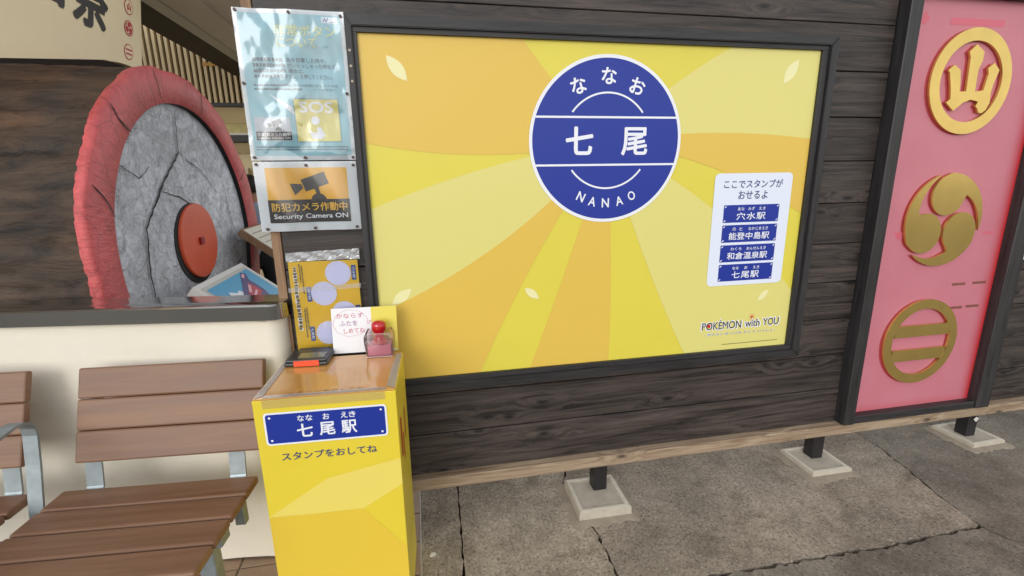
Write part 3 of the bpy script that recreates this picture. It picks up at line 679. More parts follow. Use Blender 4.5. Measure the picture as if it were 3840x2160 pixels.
# stamp sheet in its plastic bag
def wave3(u, v): return 0.0015 * sin(20 * u + 9 * v)
bag = thing('stamp_sheet_in_bag', 'yellow stamp sheet with white circles in clear plastic bag on the wall', 'stamp sheet')
def bmap(off): return lambda u, v: (u, -0.012 - wave3(u, v) - off, v)
SHEETY = mat('stamp sheet yellow', (232, 194, 58), 0.5); LAV = mat('lavender white circle', (216, 218, 246), 0.5)
flat('sheet', [[(-0.318, 0.895), (-0.066, 0.895), (-0.066, 1.244), (-0.318, 1.246)]], bmap(0.0), SHEETY, bag, sub=4)
for i, (x, z, lx) in enumerate(((-0.141, 1.195, -0.083), (-0.200, 1.117, -0.254), (-0.130, 1.035, -0.078), (-0.196, 0.958, -0.257))):
    flat('stamp_circle', [ring_pts(x, z, 0.0475, 40)], bmap(0.0012 + 0.0002 * i), LAV, bag)
    flat('station_label', [[(lx - 0.0085, z - 0.029), (lx + 0.0085, z - 0.029), (lx + 0.0085, z + 0.029), (lx - 0.0085, z + 0.029)]], bmap(0.0012), mat('label blue', (58, 84, 158), .5), bag)
    text('label_lettering', ('穴水駅', '能登中島駅', '和倉温泉駅', '七尾駅')[i], lx, z, 0.044, 0.010, bmap(0.0020), WHITE, bag, rot=-pi / 2, bold=.01)
OLV = mat('grey lettering on yellow', (112, 104, 84), .5)
tag(blur_rows('heading_halo', -1.225, -0.975, -0.297, 0.019, bmap(0.0016), WHITE, bag, 31, True), kind='stuff')
tag(blur_rows('heading_print', -1.224, -0.976, -0.297, 0.014, bmap(0.0022), OLV, bag, 31, True), kind='stuff')
for k, (x, z0_, z1_) in enumerate(((-0.279, -1.238, -1.163), (-0.271, -1.230, -1.120), (-0.277, -1.06, -0.94), (-0.269, -1.065, -0.975))):
    tag(blur_rows('small_print', z0_, z1_, x, 0.006, bmap(0.0016), OLV, bag, 40 + k, True), kind='stuff')
flat('bag_body', [[(-0.322, 0.892), (-0.060, 0.892), (-0.058, 1.246), (-0.322, 1.250)]], bmap(0.0035), film_mat('bag film', 0.02, 0.12), bag, sub=4)
bm = bmesh.new(); N = 26; rows = []
for j in range(7):
    rows.append([bm.verts.new((-0.322 + 0.266 * i / N, -0.012 - 0.004 * random.random() - 0.003 * sin(i * 0.9 + j), 1.2475 + (0.033 + 0.008 * i / N) * j / 6)) for i in range(N + 1)])
for a, b in zip(rows, rows[1:]):
    for i in range(N): bm.faces.new((a[i], a[i + 1], b[i + 1], b[i]))
from_bm('bag_flap', bm, film_mat('crumpled bag film', 0.10, 0.14, (0.95, 0.96, 0.97), 0.42), bag)
flat('tape', [[(-0.326, 1.128), (-0.060, 1.134), (-0.060, 1.152), (-0.326, 1.146)]], bmap(0.0045), film_mat('matte tape', 0.03, 0.3, (1, 1, 1), 0.22), bag, sub=3)

# ---------------------------------------------------------------- yellow stamp box
bx = thing('stamp_box', 'tall yellow stamp box with blue station nameplate in front of the board wall', 'stamp box', (-0.363, -0.436, 0), rad(-2.6))
BW, BD, BH = 0.434, 0.340, 0.891
BOXY = mat('box yellow', (230, 206, 62), 0.38, var=0.025, vscale=4)
box('body', 0, BW, 0, BD, 0.004, BH - 0.004, BOXY, bx, 0.002)
TOPM = mat('amber top film', (206, 152, 82), 0.16, spec=0.6, var=0.10, vscale=7, coat=0.6, coat_rough=0.05, bump=0.06, bscale=9)
box('top_cover', 0.003, BW - 0.003, 0.003, BD - 0.003, BH - 0.0035, BH + 0.001, TOPM, bx, 0.001)
TAPE = film_mat('packing tape', 0.03, 0.2, (0.98, 0.97, 0.93), 0.30)
def fx_(off): return lambda u, v: (u, -off, v)
def top_(off): return lambda u, v: (u, v, BH + 0.001 + off)
flat('packing_tape', [[(0.028, 0.002), (0.402, 0.002), (0.402, 0.024), (0.028, 0.022)]], top_(0.0012), TAPE, bx)
flat('packing_tape', [[(0.004, 0.004), (0.028, 0.02), (0.026, BD - .01), (0.004, BD - .01)]], top_(0.0016), TAPE, bx)
flat('packing_tape', [[(0.402, 0.03), (BW - .002, 0.01), (BW - .002, BD - .02), (0.41, BD - .02)]], top_(0.0016), TAPE, bx)
flat('packing_tape', [[(0.028, 0.860), (0.400, 0.862), (0.400, BH - .001), (0.028, BH - .001)]], fx_(0.0012), film_mat('front tape', 0.02, 0.25, (0.99, 0.97, 0.9), 0.10), bx)
text('ghost_lettering', 'スタンプをおしてね', 0.215, 0.032, 0.235, 0.013, top_(0.0008), mat('faint lettering', (142, 112, 92), .5), bx, bold=0.0)
flat('printed_wedge', [[(0.0, 0.474), (0.20, 0.600), (0.30, 0.470), (0.12, 0.470)]], fx_(0.0006), mat('box pale wedge', (236, 216, 104), .38), bx)
flat('printed_wedge', [[(0.20, 0.598), (BW - .001, 0.646), (BW - .001, 0.548), (0.30, 0.470)]], fx_(0.0007), MATS['box pale wedge'], bx)
flat('printed_wedge', [[(0.001, 0.472), (0.30, 0.468), (0.433, 0.30), (0.433, 0.01), (0.001, 0.01)]], fx_(0.0006), mat('box warm yellow', (232, 198, 66), .38), bx)
flat('plate_border', [round_rect(0.027, 0.401, 0.733, 0.845, 0.012)], fx_(0.0016), WHITE, bx)
BNP = flat('name_plate', [round_rect(0.033, 0.395, 0.739, 0.839, 0.008)], fx_(0.0022), BLUE, bx)
F3 = fx_(0.0028)
for u in (0.045, 0.383):
    for v in (0.750, 0.828): flat('plate_rivet', [ring_pts(u, v, 0.0036, 12)], F3, WHITE, BNP)
for ch, u in (('な', 0.1375), ('な', 0.1625), ('お', 0.214), ('え', 0.269), ('き', 0.294)): text('plate_lettering', ch, u, 0.820, 0.020, 0.020, F3, WHITE, BNP, bold=0.016)
for ch, u in (('七', 0.146), ('尾', 0.214), ('駅', 0.281)): text('plate_lettering', ch, u, 0.778, 0.046, 0.044, F3, WHITE, BNP, bold=0.022)
text('slogan', 'スタンプをおしてね', 0.213, 0.690, 0.294, 0.027, fx_(0.0014), mat('slate lettering', (60, 72, 112), .45), bx, bold=0.012)
SIDER = mat('side red print', (190, 60, 44), .45)
sx = lambda off: (lambda u, v: (BW + off, u, v))
flat('side_print', [[(0.05, 0.62), (0.09, 0.60), (0.10, 0.74), (0.06, 0.76)], [(0.12, 0.56), (0.15, 0.56), (0.15, 0.66), (0.12, 0.67)], [(0.2, 0.60), (0.23, 0.60), (0.23, 0.72), (0.2, 0.72)]], sx(0.0008), SIDER, bx)

# things on the box
def on_box(u, d): return (-0.363 + u * cos(rad(3.3)) + d * sin(rad(3.3)), -0.436 - u * sin(rad(3.3)) + d * cos(rad(3.3)))
TOPZ = BH + 0.0035
pad = thing('ink_pad', 'black ink pad case with orange label on the yellow box', 'ink pad', (-0.328, -0.188, TOPZ), rad(-4))
PADM = mat('black plastic', (44, 45, 46), 0.32)
box('case', 0, 0.150, 0, 0.125, 0, 0.013, PADM, pad, 0.004, 2)
box('lid', 0.003, 0.147, 0.004, 0.121, 0.0132, 0.023, PADM, pad, 0.004, 2)
box('window', 0.040, 0.134, 0.024, 0.078, 0.0205, 0.0236, mat('olive window', (112, 108, 78), 0.12, coat=0.5), pad, 0.001)
box('orange_label', 0.034, 0.121, -0.0016, 0.002, 0.001, 0.021, mat('orange label', (240, 86, 50), 0.5), pad)
box('hinge', 0.02, 0.13, 0.1215, 0.130, 0.004, 0.024, PADM, pad, 0.002)

card = thing('handwritten_card', 'white handwritten card with red bubble leaning on the wall behind the red stamp', 'card', (-0.174, -0.088, TOPZ), rad(-2.5))
CT = math.tan(rad(9))
def cm(off): return lambda u, v: (u, v * CT - off, v)
bm = bmesh.new()
for yy in (0.0, 0.0012): pass
flat('card_sheet', [[(0, 0), (0.243, 0.0), (0.243, 0.172), (0, 0.172)]], cm(0.0), mat('card white', (234, 234, 238), 0.5), card)
flat('yellow_corner', [[(0.147, 0.045), (0.243, 0.0), (0.243, 0.172), (0.147, 0.172)]], cm(0.0006), YEL, card)
REDP = mat('red pen', (196, 84, 104), .6); PURP = mat('purple pen', (150, 92, 150), .6)
for s, cx, cz, w, mm in (('かならず', 0.068, 0.143, 0.100, REDP), ('ふたを', 0.062, 0.114, 0.066, PURP), ('しめてね', 0.082, 0.085, 0.078, REDP)):
    text('handwriting', s, cx, cz, w, 0.019, cm(0.0008), mm, card, bold=-0.004)
bub = []
for i in range(60):
    t = 2 * pi * i / 60; k = 1 + 0.05 * abs(sin(4.5 * t)); bub.append((0.070 + 0.063 * k * cos(t), 0.114 + 0.049 * k * sin(t)))
flat('bubble_outline', [[bub[i], bub[(i + 1) % 60], (bub[(i + 1) % 60][0] * .985 + .0011, bub[(i + 1) % 60][1] * .985 + .0017), (bub[i][0] * .985 + .0011, bub[i][1] * .985 + .0017)] for i in range(60) if not 55 < i < 59], cm(0.0008), REDP, card)
flat('bubble_outline', [strip(0.131, 0.118, 0.150, 0.121, 0.0012), strip(0.150, 0.121, 0.131, 0.106, 0.0012)], cm(0.0009), REDP, card)

st = thing('rubber_stamp', 'red handled rubber stamp in a clear plastic case on the yellow box', 'stamp', (0.004, -0.128, TOPZ), rad(-4))
REDH = mat('red lacquer', (186, 14, 22), 0.12, coat=0.8, coat_rough=0.04)
lathe('handle', [(0.027, 0.046), (0.028, 0.050), (0.025, 0.056), (0.018, 0.066), (0.0165, 0.078), (0.019, 0.088), (0.0255, 0.098), (0.0275, 0.110), (0.0265, 0.122), (0.020, 0.130), (0.010, 0.133)], REDH, st)
box('block', -0.043, 0.043, -0.026, 0.026, 0.003, 0.044, mat('pink acrylic block', (206, 104, 142), 0.12, coat=0.6), st, 0.002)
CASE = film_mat('clear case', 0.05, 0.05, (0.96, 0.88, 0.9), 0.06)
bm = bmesh.new(); R_ = []
for w, d, z in ((0.046, 0.034, 0.0005), (0.050, 0.036, 0.010), (0.055, 0.037, 0.060), (0.054, 0.036, 0.078), (0.046, 0.034, 0.094)):
    R_.append([bm.verts.new((x, y, z)) for x, y in [(a, b) for a, b in round_rect(-w, w, -d, d, 0.012, 3)]])
for A, B in zip(R_, R_[1:]):
    for i in range(len(A)): bm.faces.new((A[i], A[(i + 1) % len(A)], B[(i + 1) % len(A)], B[i]))
from_bm('clear_case', bm, CASE, st, smooth=True)
box('case_rim', -0.047, 0.047, -0.035, 0.035, 0.0004, 0.0022, mat('milky rim', (226, 200, 206), 0.3), st)

# ---------------------------------------------------------------- low white wall with steel cap
WY = rad(-8.5)
lw = thing('low_white_wall', 'low white plastered wall with stainless steel cap behind the bench', 'wall', (-0.63, -0.032, 0), WY)
PLASTER = mat('white plaster', (232, 224, 208), 0.75, var=0.045, vscale=5, bump=0.35, bscale=28)
bm = bmesh.new(); prof = []
T = 0.135; R0 = 0.05; XR = 0.275; XL = -4.2
outline = [(XL, T), (XL, 0)]
for i in range(9):
    a = rad(-90 + 90 * i / 8); outline.append((XR - R0 + R0 * cos(a), R0 + R0 * sin(a)))
outline.append((XR, T))
ragged = {}
rr = random.Random(5)
nseg = []
base = []
for (x0, y0), (x1, y1) in zip(outline, outline[1:]):
    n = max(1, int(math.hypot(x1 - x0, y1 - y0) / 0.06))
    for i in range(n): base.append((x0 + (x1 - x0) * i / n, y0 + (y1 - y0) * i / n))
base.append(outline[-1])
A = [bm.verts.new((x, y - (0.006 if y < 0.04 else 0), 0.004 + rr.uniform(0, 0.008))) for x, y in base]
Bv = [bm.verts.new((x, y, 0.05)) for x, y in base]
Cv = [bm.verts.new((x, y, 1.038 + rr.uniform(-0.0035, 0.0035))) for x, y in base]
for P, Q in ((A, Bv), (Bv, Cv)):
    for i in range(len(base) - 1): bm.faces.new((P[i], P[i + 1], Q[i + 1], Q[i]))
bm.faces.new((A[0], Bv[0], Bv[-1], A[-1])); bm.faces.new((Bv[0], Cv[0], Cv[-1], Bv[-1]))
bmesh.ops.recalc_face_normals(bm, faces=bm.faces)
from_bm('plaster_body', bm, PLASTER, lw, smooth=True, sharp=30)
STEEL = mat('polished stainless steel', (196, 196, 192), 0.11, metal=1.0, var=0.10, vscale=2.5, bump=0.006, bscale=3, stretch=(0.6, 1, 1))
bm = bmesh.new(); cap = []
y_f = -0.022; y_b = T + 0.02; xr = XR + 0.02
for i in range(9):
    a = rad(-90 + 90 * i / 8); cap.append((xr - 0.045 + 0.045 * cos(a), y_f + 0.045 + 0.045 * sin(a)))
cap = [(XL, y_f)] + cap + [(xr, y_b), (XL, y_b)]
def cring(ins, z): 
    cx_, cy_ = -1.9, 0.06; out = []
    for x, y in cap:
        out.append(bm.verts.new((x - (ins if x > 0 else 0), y + (ins if y < 0.05 else (-ins if y > 0.1 else 0)), z)))
    return out
R_ = [cring(0.002, 1.043), cring(0, 1.045), cring(0.0020, 1.097), cring(0.007, 1.1025), cring(0.012, 1.104)]
for P, Q in zip(R_, R_[1:]):
    for i in range(len(cap)): bm.faces.new((P[i], P[(i + 1) % len(cap)], Q[(i + 1) % len(cap)], Q[i]))
bm.faces.new(R_[-1]); bm.faces.new(R_[0][::-1])
bmesh.ops.recalc_face_normals(bm, faces=bm.faces)
from_bm('steel_cap', bm, STEEL, lw, smooth=True, sharp=13)

# ---------------------------------------------------------------- bench
bench = thing('slatted_bench', 'brown slatted seats with galvanised arm in front of the low white wall', 'bench', (-0.46, -0.206, 0), rad(-4.6))
GALV = mat('galvanised steel', (158, 168, 172), 0.42, metal=0.55, var=0.16, vscale=22, bump=0.15, bscale=40)
def seat(xa, xb, ba, bb_):
    for k in range(4):
        y1 = -0.114 * k; dz = -0.004 * k
        bm = bmesh.new(); box_bm(bm, xa, xb, y1 - 0.106, y1, 0.462, 0.490, 0.007, 2)
        from_bm('seat_slat', bm, BENCHWOOD, bench)
    tilt = math.atan2(0.110, 0.307)
    for k in range(3):
        bm = bmesh.new(); box_bm(bm, ba, bb_, 0.0, 0.028, 0.0, 0.1082, 0.006, 2)
        bmesh.ops.rotate(bm, verts=bm.verts, cent=(0, 0, 0), matrix=Matrix.Rotation(-tilt, 3, 'X'))
        s = 0.110 * k
        bmesh.ops.translate(bm, verts=bm.verts, vec=(0, -0.015 + s * sin(tilt), 0.600 + s * cos(tilt)))
        from_bm('back_slat', bm, BENCHWOOD, bench)
    for x in (xa + 0.095, xb - 0.075):
        sweep('back_strut', [(x, -0.10, 0.452), (x, -0.03, 0.452), (x, 0.0, 0.462), (x, 0.016, 0.49), (x, 0.034, 0.60), (x, 0.075, 0.715), (x, 0.124, 0.85)], 0.055, 0.008, (1, 0, 0), GALV, bench)
        sweep('seat_bracket', [(x, -0.43, 0.455), (x, -0.10, 0.4555)], 0.05, 0.009, (1, 0, 0), GALV, bench)
seat(-0.655, 0.0, -0.588, 0.037)
seat(-1.405, -0.750, -1.375, -0.755)
ar = -0.695
sweep('armrest', [(ar, -0.075, 0.40), (ar, -0.068, 0.46), (ar, -0.035, 0.62), (ar, -0.018, 0.72), (ar, -0.019, 0.748), (ar, -0.030, 0.770), (ar, -0.055, 0.783), (ar, -0.085, 0.785), (ar, -0.20, 0.768), (ar, -0.34, 0.748), (ar, -0.375, 0.735), (ar, -0.388, 0.71), (ar, -0.388, 0.44)], 0.046, 0.009, (1, 0, 0), GALV, bench)
box('beam', -1.42, -0.03, -0.245, -0.185, 0.392, 0.4495, GALV, bench, 0.004)
for x in (-1.30, -0.695, -0.09):
    box('leg', x - 0.025, x + 0.025, -0.24, -0.19, 0.0, 0.3915, GALV, bench, 0.003)
    box('foot_plate', x - 0.06, x + 0.06, -0.30, -0.13, 0.0005, 0.010, GALV, bench, 0.002)
box('rear_bracket', -0.055, -0.020, -0.10, -0.07, 0.36, 0.4615, GALV, bench, 0.003)

# ---------------------------------------------------------------- inside the hall: great wooden wheel
WHX, WHY, WHZ, WR = -1.084, 1.198, 1.200, 0.95
wh = thing('festival_wheel', 'giant dark wooden cart wheel with red rim and grey face behind the low wall', 'wheel', (WHX, WHY, WHZ), rad(-2.25))
def log_mat():
    m = bpy.data.materials.new('charred log wood'); m.use_nodes = True; n, l, b = nodes_of(m)
    tc = n.new('ShaderNodeTexCoord'); mp = n.new('ShaderNodeMapping'); mp.inputs['Scale'].default_value = (1.5, 5, 5); l.new(tc.outputs['Object'], mp.inputs[0])
    a = n.new('ShaderNodeTexNoise'); a.inputs['Scale'].default_value = 2.4; a.inputs['Detail'].default_value = 9; a.inputs['Roughness'].default_value = 0.72; a.inputs['Distortion'].default_value = 0.6; l.new(mp.outputs[0], a.inputs['Vector'])
    c = n.new('ShaderNodeTexNoise'); c.inputs['Scale'].default_value = 2.0; c.inputs['Detail'].default_value = 4; l.new(tc.outputs['Object'], c.inputs['Vector'])
    r = n.new('ShaderNodeValToRGB'); e = r.color_ramp.elements; e[0].position = 0.30; e[0].color = (*lin((30, 25, 22)), 1); e[1].position = 0.76; e[1].color = (*lin((112, 90, 72)), 1)
    l.new(a.outputs[0], r.inputs[0])
    r2 = n.new('ShaderNodeValToRGB'); e = r2.color_ramp.elements; e[0].position = 0.45; e[0].color = (0.75, 0.75, 0.78, 1); e[1].position = 0.66; e[1].color = (1.5, 1.12, 0.85, 1); l.new(c.outputs[0], r2.inputs[0])
    mx = n.new('ShaderNodeMix'); mx.data_type = 'RGBA'; mx.blend_type = 'MULTIPLY'; mx.inputs[0].default_value = 0.8
    l.new(r.outputs[0], mx.inputs[6]); l.new(r2.outputs[0], mx.inputs[7]); l.new(mx.outputs[2], b.inputs['Base Color'])
    b.inputs['Roughness'].default_value = 0.62
    bp = n.new('ShaderNodeBump'); bp.inputs['Strength'].default_value = 1.0; bp.inputs['Distance'].default_value = 0.02; l.new(a.outputs[0], bp.inputs['Height']); l.new(bp.outputs[0], b.inputs['Normal'])
    return m
def face_mat(name, base, tex, gloss, ns, grey):
    """painted end grain: worn mottling, fine dark crackle and (on the rim) fans of radial checks"""
    m = bpy.data.materials.new(name); m.use_nodes = True; n, l, b = nodes_of(m)
    tc = n.new('ShaderNodeTexCoord')
    def noise(sc, det, ro, dist=0.0):
        t = n.new('ShaderNodeTexNoise'); t.inputs['Scale'].default_value = sc; t.inputs['Detail'].default_value = det
        t.inputs['Roughness'].default_value = ro; t.inputs['Distortion'].default_value = dist; l.new(tc.outputs['Object'], t.inputs['Vector']); return t.outputs[0]
    def ramp(src, p0, c0, p1, c1):
        r = n.new('ShaderNodeValToRGB'); e = r.color_ramp.elements; e[0].position = p0; e[0].color = (*c0, 1); e[1].position = p1; e[1].color = (*c1, 1); l.new(src, r.inputs[0]); return r.outputs[0]
    def mul(p, q, f=1.0):
        x = n.new('ShaderNodeMix'); x.data_type = 'RGBA'; x.blend_type = 'MULTIPLY'; x.inputs[0].default_value = f; l.new(p, x.inputs[6]); l.new(q, x.inputs[7]); return x.outputs[2]
    c = lin(base); A = noise(ns, 9, 0.78, 0.9); B = noise(2.6, 4, 0.55)
    lo = 0.50 if grey else 0.80
    out = mul(ramp(A, 0.36, [v * lo for v in c], 0.60, [min(1, v * 1.12) for v in c]), ramp(B, 0.35, (0.82, 0.80, 0.80), 0.7, (1.18, 1.18, 1.2)))
    # crackle lines
    vo = n.new('ShaderNodeTexVoronoi'); vo.feature = 'DISTANCE_TO_EDGE'; vo.inputs['Scale'].default_value = 9 if grey else 5
    wp = n.new('ShaderNodeMix'); wp.data_type = 'VECTOR'; wp.inputs[0].default_value = 0.10
    nc = n.new('ShaderNodeTexNoise'); nc.inputs['Scale'].default_value = 6; nc.inputs['Detail'].default_value = 4; l.new(tc.outputs['Object'], nc.inputs['Vector'])
    l.new(tc.outputs['Object'], wp.inputs[4]); l.new(nc.outputs['Color'], wp.inputs[5]); l.new(wp.outputs[1], vo.inputs['Vector'])
    wid = n.new('ShaderNodeMath'); wid.operation = 'DIVIDE'; l.new(vo.outputs['Distance'], wid.inputs[0]); l.new(B, wid.inputs[1])
    out = mul(out, ramp(wid.outputs[0], 0.0, (0.5, 0.48, 0.48), 0.045 if grey else 0.03, (1, 1, 1)), 0.75 if grey else 0.6)
    h = A
    if not grey:                                           # radial checks: noise drawn out along the radius
        sp = n.new('ShaderNodeSeparateXYZ'); l.new(tc.outputs['Object'], sp.inputs[0])
        at = n.new('ShaderNodeMath'); at.operation = 'ARCTAN2'; l.new(sp.outputs[2], at.inputs[0]); l.new(sp.outputs[1], at.inputs[1])
        ln_ = n.new('ShaderNodeVectorMath'); ln_.operation = 'LENGTH'; l.new(tc.outputs['Object'], ln_.inputs[0])
        cb = n.new('ShaderNodeCombineXYZ'); m1_ = n.new('ShaderNodeMath'); m1_.operation = 'MULTIPLY'; m1_.inputs[1].default_value = 26; l.new(at.outputs[0], m1_.inputs[0])
        m2_ = n.new('ShaderNodeMath'); m2_.operation = 'MULTIPLY'; m2_.inputs[1].default_value = 5; l.new(ln_.outputs['Value'], m2_.inputs[0])
        l.new(m1_.outputs[0], cb.inputs[0]); l.new(m2_.outputs[0], cb.inputs[1])
        rn = n.new('ShaderNodeTexNoise'); rn.inputs['Scale'].default_value = 1.6; rn.inputs['Detail'].default_value = 6; rn.inputs['Roughness'].default_value = 0.7; l.new(cb.outputs[0], rn.inputs['Vector'])
        out = mul(out, ramp(rn.outputs[0], 0.36, (0.6, 0.55, 0.55), 0.44, (1, 1, 1)), 0.6)
        ad = n.new('ShaderNodeMath'); ad.operation = 'ADD'; l.new(A, ad.inputs[0]); l.new(rn.outputs[0], ad.inputs[1]); h = ad.outputs[0]
    l.new(out, b.inputs['Base Color']); b.inputs['Roughness'].default_value = gloss
    bp = n.new('ShaderNodeBump'); bp.inputs['Strength'].default_value = 0.9 * tex; bp.inputs['Distance'].default_value = 0.014; l.new(h, bp.inputs['Height']); l.new(bp.outputs[0], b.inputs['Normal'])
    return m
LOG = log_mat(); REDF = face_mat('red painted end grain', (214, 96, 98), 0.6, 0.34, 8, False); GREYF = face_mat('grey painted end grain', (224, 229, 238), 1.0, 0.5, 17, True)
PITCHB = mat('black recess and shadow gap', (22, 22, 26), 0.7)
rw = random.Random(11)
NW = 160
def lobes(t, s=0): return 0.008 * sin(3 * t + 1.1 + s) + 0.006 * sin(7 * t + 0.3) + 0.005 * sin(13 * t + 2.0) + 0.003 * sin(29 * t)
def wring(bm, r, x, amp=1.0, s=0.0): return [bm.verts.new((x, (r + amp * lobes(2 * pi * i / NW, s)) * cos(2 * pi * i / NW), (r + amp * lobes(2 * pi * i / NW, s)) * sin(2 * pi * i / NW))) for i in range(NW)]
def bridge(bm, A, B):
    for i in range(len(A)): bm.faces.new((A[i], A[(i + 1) % len(A)], B[(i + 1) % len(A)], B[i]))
bm = bmesh.new(); prev = None; NT = 300
for i in range(62):
    x = -0.0225 * i; ring = []
    for k in range(NT):
        t = 2 * pi * k / NT; cy_, cz_ = cos(t), sin(t)
        big = noise.noise(Vector((x * 2.2, cy_ * 5, cz_ * 5))); fib = noise.noise(Vector((x * 3.5, cy_ * 22, cz_ * 22)))
        split = abs(noise.noise(Vector((x * 1.1 + 4, cy_ * 9 + 0.15 * sin(x * 9), cz_ * 9)))); fine_ = noise.noise(Vector((x * 14, cy_ * 60, cz_ * 60)))
        rr_ = WR - 0.024 + lobes(t, 0.03 * i)
        if i: rr_ += min(1.0, i / 6) * (0.012 * big + 0.007 * fib + 0.004 * fine_ - 0.030 * max(0.0, 1 - split / 0.045)) - 0.004
        else: rr_ -= 0.014
        ring.append(bm.verts.new((x, rr_ * cy_, rr_ * cz_)))
    if prev: bridge(bm, prev, ring)
    prev = ring
bm.faces.new(prev)
bmesh.ops.recalc_face_normals(bm, faces=bm.faces)
from_bm('log_tread', bm, LOG, wh, smooth=True)
bm = bmesh.new()
R_ = [wring(bm, WR - 0.030, -0.05), wring(bm, WR - 0.022, -0.03), wring(bm, WR - 0.021, -0.008), wring(bm, WR - 0.032, 0.0), wring(bm, 0.86, 0.004, 0.5), wring(bm, 0.760, 0.0, 0.2), wring(bm, 0.756, -0.006, 0.1)]
for P, Q in zip(R_, R_[1:]): bridge(bm, P, Q)
bmesh.ops.recalc_face_normals(bm, faces=bm.faces)
from_bm('red_rim', bm, REDF, wh, smooth=True)
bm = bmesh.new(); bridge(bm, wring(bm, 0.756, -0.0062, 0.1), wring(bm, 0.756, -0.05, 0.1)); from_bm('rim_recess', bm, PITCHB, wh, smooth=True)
bm = bmesh.new(); c0 = wring(bm, 0.7555, -0.034, 0.1); cN = [wring(bm, r, -0.031 + 0.002 * k, 0.0) for k, r in enumerate((0.70, 0.5, 0.35, 0.25))]
ringz = [c0] + cN
for P, Q in zip(ringz, ringz[1:]): bridge(bm, P, Q)
bm.faces.new(ringz[-1]); bmesh.ops.recalc_face_normals(bm, faces=bm.faces)
if bm.faces[-1].normal.x < 0: bmesh.ops.reverse_faces(bm, faces=bm.faces)
from_bm('grey_face', bm, GREYF, wh, smooth=True)
# open cracks in the end grain, cut as dark wedges
def yz(off): return lambda u, v: (off, u, v)
def crack(pts, w, off, name='crack'):
    P = jag(pts, 0.006, 0.03, seed=int(abs(pts[0][0]) * 1000)); n = len(P); up, dn = [], []
    for i, (a, b) in enumerate(P):
        p0, p1 = P[max(i - 1, 0)], P[min(i + 1, n - 1)]; dx, dz = p1[0] - p0[0], p1[1] - p0[1]; L = math.hypot(dx, dz) or 1
        ww = w * (0.35 + 0.65 * sin(pi * (i + 0.5) / n)) * rw.uniform(0.7, 1.2) / 2
        up.append((a - dz / L * ww, b + dx / L * ww)); dn.append((a + dz / L * ww, b - dx / L * ww))
    quads = [[up[i], up[i + 1], dn[i + 1], dn[i]] for i in range(n - 1)]
    flat(name, quads, yz(off), PITCHB, wh)
GX = -0.0215
crack([(-0.02, 0.72), (-0.05, 0.50), (-0.30, 0.30), (-0.48, 0.12), (-0.52, -0.10), (-0.50, -0.40)], 0.014, GX)
crack([(-0.50, -0.36), (-0.53, -0.46), (-0.56, -0.54)], 0.045, GX)
crack([(-0.52, -0.52), (-0.42, -0.62), (-0.30, -0.69)], 0.012, GX)
crack([(-0.05, 0.50), (0.18, 0.40), (0.36, 0.26)], 0.006, GX)
crack([(-0.30, 0.30), (-0.12, 0.26), (0.05, 0.18)], 0.006, GX)
crack([(0.62, -0.20), (0.50, -0.24), (0.44, -0.36)], 0.010, GX)
crack([(0.46, 0.34), (0.50, 0.14), (0.55, -0.02)], 0.006, GX)
crack([(-0.60, 0.42), (-0.46, 0.36), (-0.36, 0.42)], 0.006, GX)
for p, w in (([(-0.78, -0.46), (-0.72, -0.42), (-0.66, -0.385)], 0.014), ([(-0.62, 0.68), (-0.58, 0.62), (-0.50, 0.57)], 0.010), ([(-0.84, 0.34), (-0.78, 0.28), (-0.74, 0.2)], 0.008),
             ([(0.30, 0.87), (0.27, 0.80), (0.25, 0.73)], 0.006), ([(0.80, 0.42), (0.74, 0.36), (0.68, 0.34)], 0.006), ([(-0.22, 0.90), (-0.2, 0.84), (-0.19, 0.76)], 0.006)):
    crack(p, w, 0.0056)
# long splits along the tread of the log
def tread(u, v):
    r = WR - 0.012 + lobes(v, -1.333 * u)
    return (u, r * cos(v), r * sin(v))
rt = random.Random(21)
for t0, x0, x1, w in ((2.62, -0.10, -0.55, 0.011), (2.36, -0.30, -1.05, 0.008), (2.95, -0.05, -0.75, 0.010), (3.35, -0.08, -1.2, 0.010), (2.15, -0.2, -0.7, 0.006), (3.12, -0.5, -1.2, 0.006), (2.50, -0.6, -1.2, 0.009), (3.55, -0.1, -0.6, 0.009), (2.80, -0.35, -0.95, 0.006)):
    n_ = 26; P = []; t = t0
    for i in range(n_ + 1):
        t += rt.uniform(-0.010, 0.010); P.append((x0 + (x1 - x0) * i / n_, t, w * sin(pi * (i + 0.4) / (n_ + 1)) * rt.uniform(0.4, 1.1)))
    flat('split', [[(a[0], a[1] + a[2] / 2), (b[0], b[1] + b[2] / 2), (b[0], b[1] - b[2] / 2), (a[0], a[1] - a[2] / 2)] for a, b in zip(P, P[1:])], tread, PITCHB, wh)
# hub cap
HUB = mat('orange red lacquer', (228, 98, 66), 0.3, var=0.12, vscale=5, coat=0.3)
def disc(name, r, x0, x1, cy, cz, m, bev=0.0):
    bm = bmesh.new(); A = [bm.verts.new((x0, cy + r * cos(2 * pi * i / 64), cz + r * sin(2 * pi * i / 64))) for i in range(64)]
    B = [bm.verts.new((x1 - bev, cy + r * cos(2 * pi * i / 64), cz + r * sin(2 * pi * i / 64))) for i in range(64)]
    Cc = [bm.verts.new((x1, cy + (r - bev) * cos(2 * pi * i / 64), cz + (r - bev) * sin(2 * pi * i / 64))) for i in range(64)]
    bridge(bm, A, B); bridge(bm, B, Cc); bm.faces.new(Cc); bmesh.ops.recalc_face_normals(bm, faces=bm.faces)
    return from_bm(name, bm, m, wh)
disc('hub_shadow_gap', 0.232, -0.026, -0.0195, -0.020, -0.012, PITCHB)  # raised black disc, set off-centre; its colour stands in for the shaded gap
disc('hub_cap', 0.216, -0.0195, -0.004, 0, 0, HUB, 0.004)
